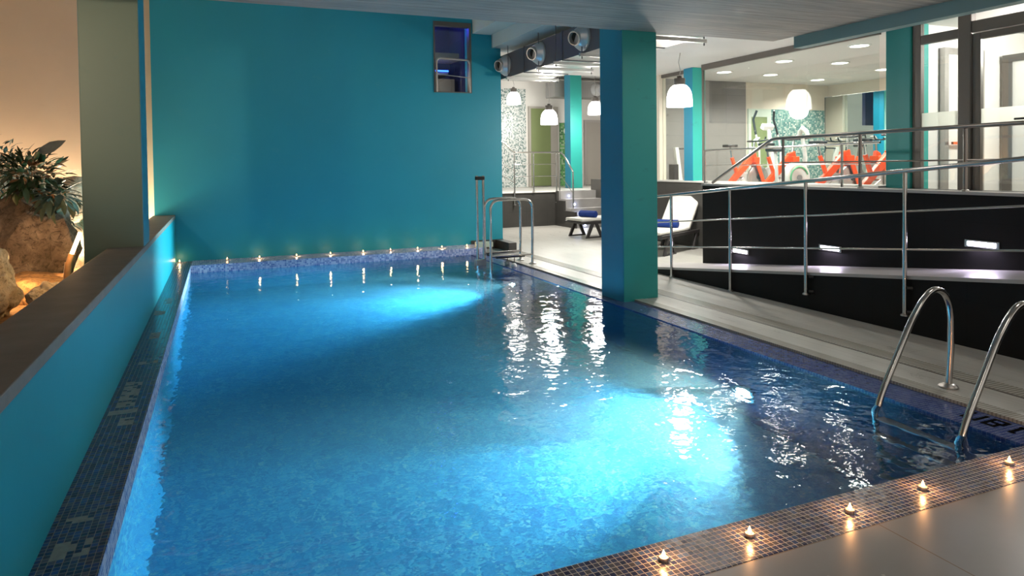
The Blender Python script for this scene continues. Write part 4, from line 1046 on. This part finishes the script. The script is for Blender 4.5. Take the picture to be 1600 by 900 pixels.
# elliptical trainer
el = thing('cross_trainer', 'grey cross trainer with two long curved arm levers by the grey tiles', 'exercise machine', (10.42, 11.12, 0.97), math.radians(-92))
obj('base', MB().box(-0.85, 0.75, -0.05, 0.05, 0.0, 0.08).box(-0.85, -0.77, -0.3, 0.3, 0, 0.07).box(0.67, 0.75, -0.3, 0.3, 0, 0.07), M['grey_paint'], el, bevel=0.01)
obj('drive_housing', MB().prism([(0.1, -0.09, 0.06), (0.72, -0.09, 0.06), (0.70, -0.09, 0.42), (0.52, -0.09, 0.56), (0.25, -0.09, 0.48)], (0, 0.18, 0)), M['white_plastic'], el, bevel=0.03)
obj('mast', MB().tube([(0.5, 0, 0.4), (0.46, 0, 0.9), (0.36, 0, 1.28)], 0.035, 12), M['white_plastic'], el, smooth=True)
obj('console', MB().obox((0.33, 0, 1.34), (0.03, 0, 0.05), (0, 0.13, 0), (-0.05, 0, 0.03)), M['white_plastic'], el, bevel=0.02)
for s in (-1, 1):
    lv = obj('arm_lever', MB().tube([(0.42, s * 0.27, 0.30), (0.40, s * 0.27, 0.9), (0.30, s * 0.28, 1.25), (0.22, s * 0.26, 1.50), (0.28, s * 0.22, 1.68)], 0.019, 10), M['white_plastic'], el, smooth=True)
    obj('grip', MB().tube([(0.32, s * 0.28, 1.18), (0.22, s * 0.26, 1.50), (0.28, s * 0.22, 1.68)], 0.024, 10), M['black_plastic'], lv, smooth=True)
    pb = obj('pedal_bar', MB().tube([(0.42, s * 0.22, 0.32), (-0.2, s * 0.18, 0.20), (-0.75, s * 0.12, 0.16)], 0.024, 10), M['white_plastic'], el, smooth=True)
    obj('pedal', MB().box(-0.36, -0.02, s * 0.18 - 0.07, s * 0.18 + 0.07, 0.22, 0.25), M['black_plastic'], pb, bevel=0.01)

# white strength machine beyond the slim column
sm = thing('strength_machine', 'white strength machine beyond the slim teal column', 'exercise machine', (9.0, 11.55, 0.97), math.radians(-10))
obj('base', MB().box(-0.35, 0.40, -0.05, 0.05, 0.0, 0.09).box(-0.37, -0.28, -0.25, 0.25, 0.0, 0.09), M['white_plastic'], sm, bevel=0.01)
obj('upright', MB().prism([(-0.20, -0.05, 0.05), (-0.10, -0.05, 0.05), (-0.22, -0.05, 0.95), (-0.30, -0.05, 0.95)], (0, 0.10, 0)), M['white_plastic'], sm, bevel=0.01)
obj('weight_stack', MB().box(-0.36, -0.26, -0.12, 0.12, 0.1, 0.6), M['black_plastic'], sm, bevel=0.006)
obj('seat', MB().box(0.05, 0.35, -0.15, 0.15, 0.38, 0.46), M['black_plastic'], sm, bevel=0.02)
obj('seat_post', MB().cyl((0.2, 0, 0.08), (0.2, 0, 0.39), 0.035, 12), M['white_plastic'], sm, smooth=True)
obj('grip_ring', MB().tube(arc((0.28, 0, 0.92), 0.11, 0, 2 * PI, (1, 0, 0), (0, 0, 1), 20)[:-1], 0.016, 8, True).cyl((-0.24, 0, 0.92), (0.17, 0, 0.92), 0.014, 8), M['black_plastic'], sm, smooth=True)

# cabinet glimpsed in the entrance
cb = thing('side_cabinet', 'light wood cabinet behind the glass entrance', 'cabinet', (9.9, 4.2, 0.97))
obj('body', MB().box(-0.2, 0.2, -0.3, 0.3, 0, 0.9), M['tan'], cb, bevel=0.006)
obj('door', MB().box(-0.215, -0.2, -0.28, -0.01, 0.05, 0.86), M['tan'], cb, bevel=0.004)
obj('door', MB().box(-0.215, -0.2, 0.01, 0.28, 0.05, 0.86), M['tan'], cb, bevel=0.004)

# ------------------------------------------------------------------ rock garden
def boulder(name, label, c, r, scale, mat, seed, rough=0.16):
    rnd = random.Random(seed)
    mb = MB()
    bmesh.ops.create_icosphere(mb.b, subdivisions=5, radius=1.0)
    dirs = [Vector((rnd.uniform(-1, 1), rnd.uniform(-1, 1), rnd.uniform(-1, 1))).normalized() for _ in range(26)]
    offs = [rnd.uniform(0.72, 0.98) for _ in dirs]
    from mathutils import noise as mn
    for v in mb.b.verts:
        n = v.co.normalized()
        k = 1.0
        for d, o in zip(dirs, offs):
            dp = n.dot(d)
            if dp > 0.05:
                k = min(k, o / dp)
        k *= 1.0 + rough * mn.fractal(n * 2.2 + Vector((seed, 0, 0)), 1.0, 2.0, 5)
        v.co = Vector((n.x * k * r * scale[0], n.y * k * r * scale[1], n.z * k * r * scale[2]))
    o = obj(name, mb, mat, smooth=True)
    o.location = c
    return tag(o, label, 'rock')
boulder('boulder', 'large rounded brown boulder carrying the plants', (-2.15, 9.75, 0.72), 0.60, (0.86, 0.8, 1.12), M['rock'], 3, 0.10)
boulder('boulder', 'pale lit rock at the left edge behind the parapet', (-2.10, 7.75, 0.45), 0.42, (0.75, 1.0, 1.15), M['pale_rock'], 8, 0.2)
boulder('boulder', 'small pale rock just behind the parapet cap', (-1.52, 7.55, 0.38), 0.20, (1.0, 1.5, 0.8), M['pale_rock'], 12, 0.2)
boulder('boulder', 'pale rock against the cream wall behind the big boulder', (-2.55, 11.55, 0.7), 0.75, (1.5, 0.6, 1.2), M['pale_rock'], 21, 0.22)
boulder('boulder', 'low orange earth mound before the big boulder', (-1.95, 8.85, 0.22), 0.42, (1.3, 1.1, 0.7), M['earth'], 30, 0.12)

# lamp tube on a stake
gl_ = thing('garden_lamp', 'glowing tube lamp leaning on a wooden stake behind the parapet', 'lamp', (-1.42, 7.55, 0.2))
obj('stake', MB().tube([(0.0, 0.0, 0.0), (0.055, 0.0, 0.52)], 0.032, 10), M['wood'], gl_, smooth=True)
obj('socket', MB().tube([(0.05, 0.0, 0.48), (0.085, 0.0, 0.60)], 0.028, 12), M['wood'], gl_, smooth=True)
obj('tube', MB().tube([(0.085, 0.0, 0.60), (0.16, 0.0, 0.80)], 0.018, 12), M['warm_tube'], gl_, smooth=True)
light('garden_spot', 'SPOT', (-2.6, 4.2, 2.9), 100, (1.0, 0.80, 0.58), 0.1, (-1.0, 7.3, 2.2), math.radians(48), 0.9)
light('garden_lamp_glow', 'POINT', (-1.33, 7.40, 0.92), 7, (1.0, 0.55, 0.22), 0.05)
light('garden_spot', 'POINT', (-2.35, 12.05, 0.70), 130, (1.0, 0.76, 0.52), 0.08)
light('garden_spot', 'POINT', (-1.60, 12.05, 0.65), 110, (1.0, 0.76, 0.52), 0.08)
light('garden_spot', 'POINT', (-3.4, 11.9, 0.8), 110, (1.0, 0.70, 0.44), 0.08)
light('garden_spot', 'POINT', (-1.75, 11.2, 0.45), 45, (1.0, 0.74, 0.50), 0.08)
light('garden_spot', 'POINT', (-2.0, 8.30, 0.62), 22, (1.0, 0.58, 0.27), 0.05)
light('garden_spot', 'POINT', (-1.55, 8.9, 0.42), 12, (1.0, 0.48, 0.16), 0.05)
light('garden_spot', 'SPOT', (-2.6, 4.2, 2.9), 110, (1.0, 0.80, 0.58), 0.1, (-1.0, 7.3, 2.4), math.radians(40), 0.9)

def shrub(name, label, c, n, rad, size, mat, seed, cat='plant', up=0.6, extra=None):
    rnd = random.Random(seed)
    p = thing(name, label, cat, c)
    lv, br = MB(), MB()
    st = MB()
    for i in range(9):
        a = rnd.uniform(0, 2 * PI); e = Vector((math.cos(a) * rad * 0.7, math.sin(a) * rad * 0.7, rad * rnd.uniform(0.3, 0.9)))
        st.tube([(0, 0, 0), e * 0.5 + Vector((0, 0, 0.05)), e], 0.006, 6)
    for i in range(n):
        d = Vector((rnd.gauss(0, 1), rnd.gauss(0, 1), rnd.gauss(0.2, 0.8))).normalized()
        q = d * rad * rnd.uniform(0.25, 1.0) ** 0.6
        q.z = q.z * 0.8 + rad * 0.35
        ld = (d + Vector((rnd.uniform(-.6, .6), rnd.uniform(-.6, .6), rnd.uniform(-.5, up)))).normalized()
        tgt = br if (extra and rnd.random() < 0.12) else lv
        s = size * rnd.uniform(0.6, 1.3)
        tgt.leaf(q, ld, (rnd.uniform(-.3, .3), rnd.uniform(-.3, .3), 1), s, s * rnd.uniform(0.28, 0.45), rnd.uniform(0.1, 0.5))
    obj('foliage', lv, mat, p, smooth=True, normals=False)
    if extra:
        obj('dry_leaves', br, extra, p, smooth=True, normals=False)
    else:
        br.b.free()
    obj('stems', st, M['wood'], p)
    return p
shrub('leafy_shrub', 'dark green leafy plant on top of the big boulder', (-2.08, 9.55, 1.40), 330, 0.36, 0.15, M['leaf'], 5, extra=M['leaf_brown'])
shrub('trailing_plant', 'trailing green plant hanging over the right shoulder of the boulder', (-1.80, 9.45, 1.22), 70, 0.18, 0.20, M['leaf_fern'], 6, up=-0.4)
shrub('small_plant', 'small dark plant growing by the column at the foot of the cream wall', (-2.05, 11.0, 0.85), 60, 0.20, 0.14, M['leaf_fern'], 15)
# fern at the left edge
shrub('small_leaved_shrub', 'blue grey small leaved shrub against the cream wall at the left edge', (-2.62, 10.1, 1.45), 620, 0.50, 0.085, M['leaf_fern'], 11)
boulder('boulder', 'upright pale rock under the blue grey shrub at the left edge', (-2.95, 10.2, 0.85), 0.62, (0.7, 0.7, 1.3), M['pale_rock'], 41, 0.18)
# single large grey leaf plant
bg = thing('broadleaf_plant', 'single large grey leaf rising above the boulder plants', 'plant', (-2.10, 9.45, 1.45))
obj('stem', MB().tube([(0, 0, 0), (0.02, 0, 0.2), (0.10, 0, 0.38)], 0.008, 8), M['leaf_fern'], bg)
obj('leaf', MB().leaf((0.08, 0, 0.34), (0.86, 0.0, 0.50), (-0.35, -0.75, 0.6), 0.36, 0.19, 0.05), M['leaf_grey'], bg, smooth=True, normals=False)
obj('leaf', MB().leaf((-0.12, 0, 0.20), (-0.9, 0.1, 0.25), (0.0, -0.3, 1), 0.28, 0.13, 0.3), M['leaf'], bg, smooth=True, normals=False)

# ------------------------------------------------------------------ added fill lights under the slab
for k, (x, y) in enumerate(((1.2, 0.2), (3.8, 0.2), (5.4, 2.2))):
    light('slab_fill', 'AREA', (x, y, 3.13), 6, (1.0, 0.90, 0.80), 0.5, (x, y, 0))  # assumed ceiling lights out of view, added to fill the foreground
light('deck_fill', 'AREA', (4.9, 5.6, 3.13), 9, (1.0, 0.92, 0.84), 0.4, (5.3, 5.2, 0))  # added light without a fixture, brightens the deck

wd = bpy.data.worlds.new('world'); S.world = wd
wd.use_nodes = True
bgn = wd.node_tree.nodes.get('Background') or wd.node_tree.nodes.new('ShaderNodeBackground')
bgn.inputs[0].default_value = (0.62, 0.575, 0.52, 1); bgn.inputs[1].default_value = 0.85

# ------------------------------------------------------------------ camera
yaw, pitch, roll, f = 0.385024, -0.0243957, -0.0127630, 1059.4
F = Vector((math.sin(yaw) * math.cos(pitch), math.cos(yaw) * math.cos(pitch), math.sin(pitch)))
R0 = Vector((math.cos(yaw), -math.sin(yaw), 0)); U0 = R0.cross(F)
R = R0 * math.cos(roll) + U0 * math.sin(roll); U = -R0 * math.sin(roll) + U0 * math.cos(roll)
cd = bpy.data.cameras.new('camera'); co = bpy.data.objects.new('camera', cd); COL.objects.link(co)
co.matrix_world = Matrix(((R.x, U.x, -F.x, 0), (R.y, U.y, -F.y, 0), (R.z, U.z, -F.z, 1.6), (0, 0, 0, 1)))
cd.sensor_width = 36.0; cd.lens = f / 1600 * 36
cd.shift_x = (800 - 773.27) / 1600; cd.shift_y = (283.89 - 450) / 1600
cd.clip_start = 0.05; cd.clip_end = 100
S.camera = co

S.view_settings.view_transform = 'Standard'
S.view_settings.look = 'None'
S.view_settings.gamma = 1.0
S.view_settings.use_curve_mapping = False
S.view_settings.exposure = 0.42
S.cycles.use_denoising = True
S.cycles.max_bounces = 8
S.cycles.diffuse_bounces = 4
S.cycles.glossy_bounces = 4
S.cycles.transparent_max_bounces = 12
S.cycles.volume_bounces = 0
S.cycles.sample_clamp_indirect = 4.0
S.cycles.caustics_reflective = False
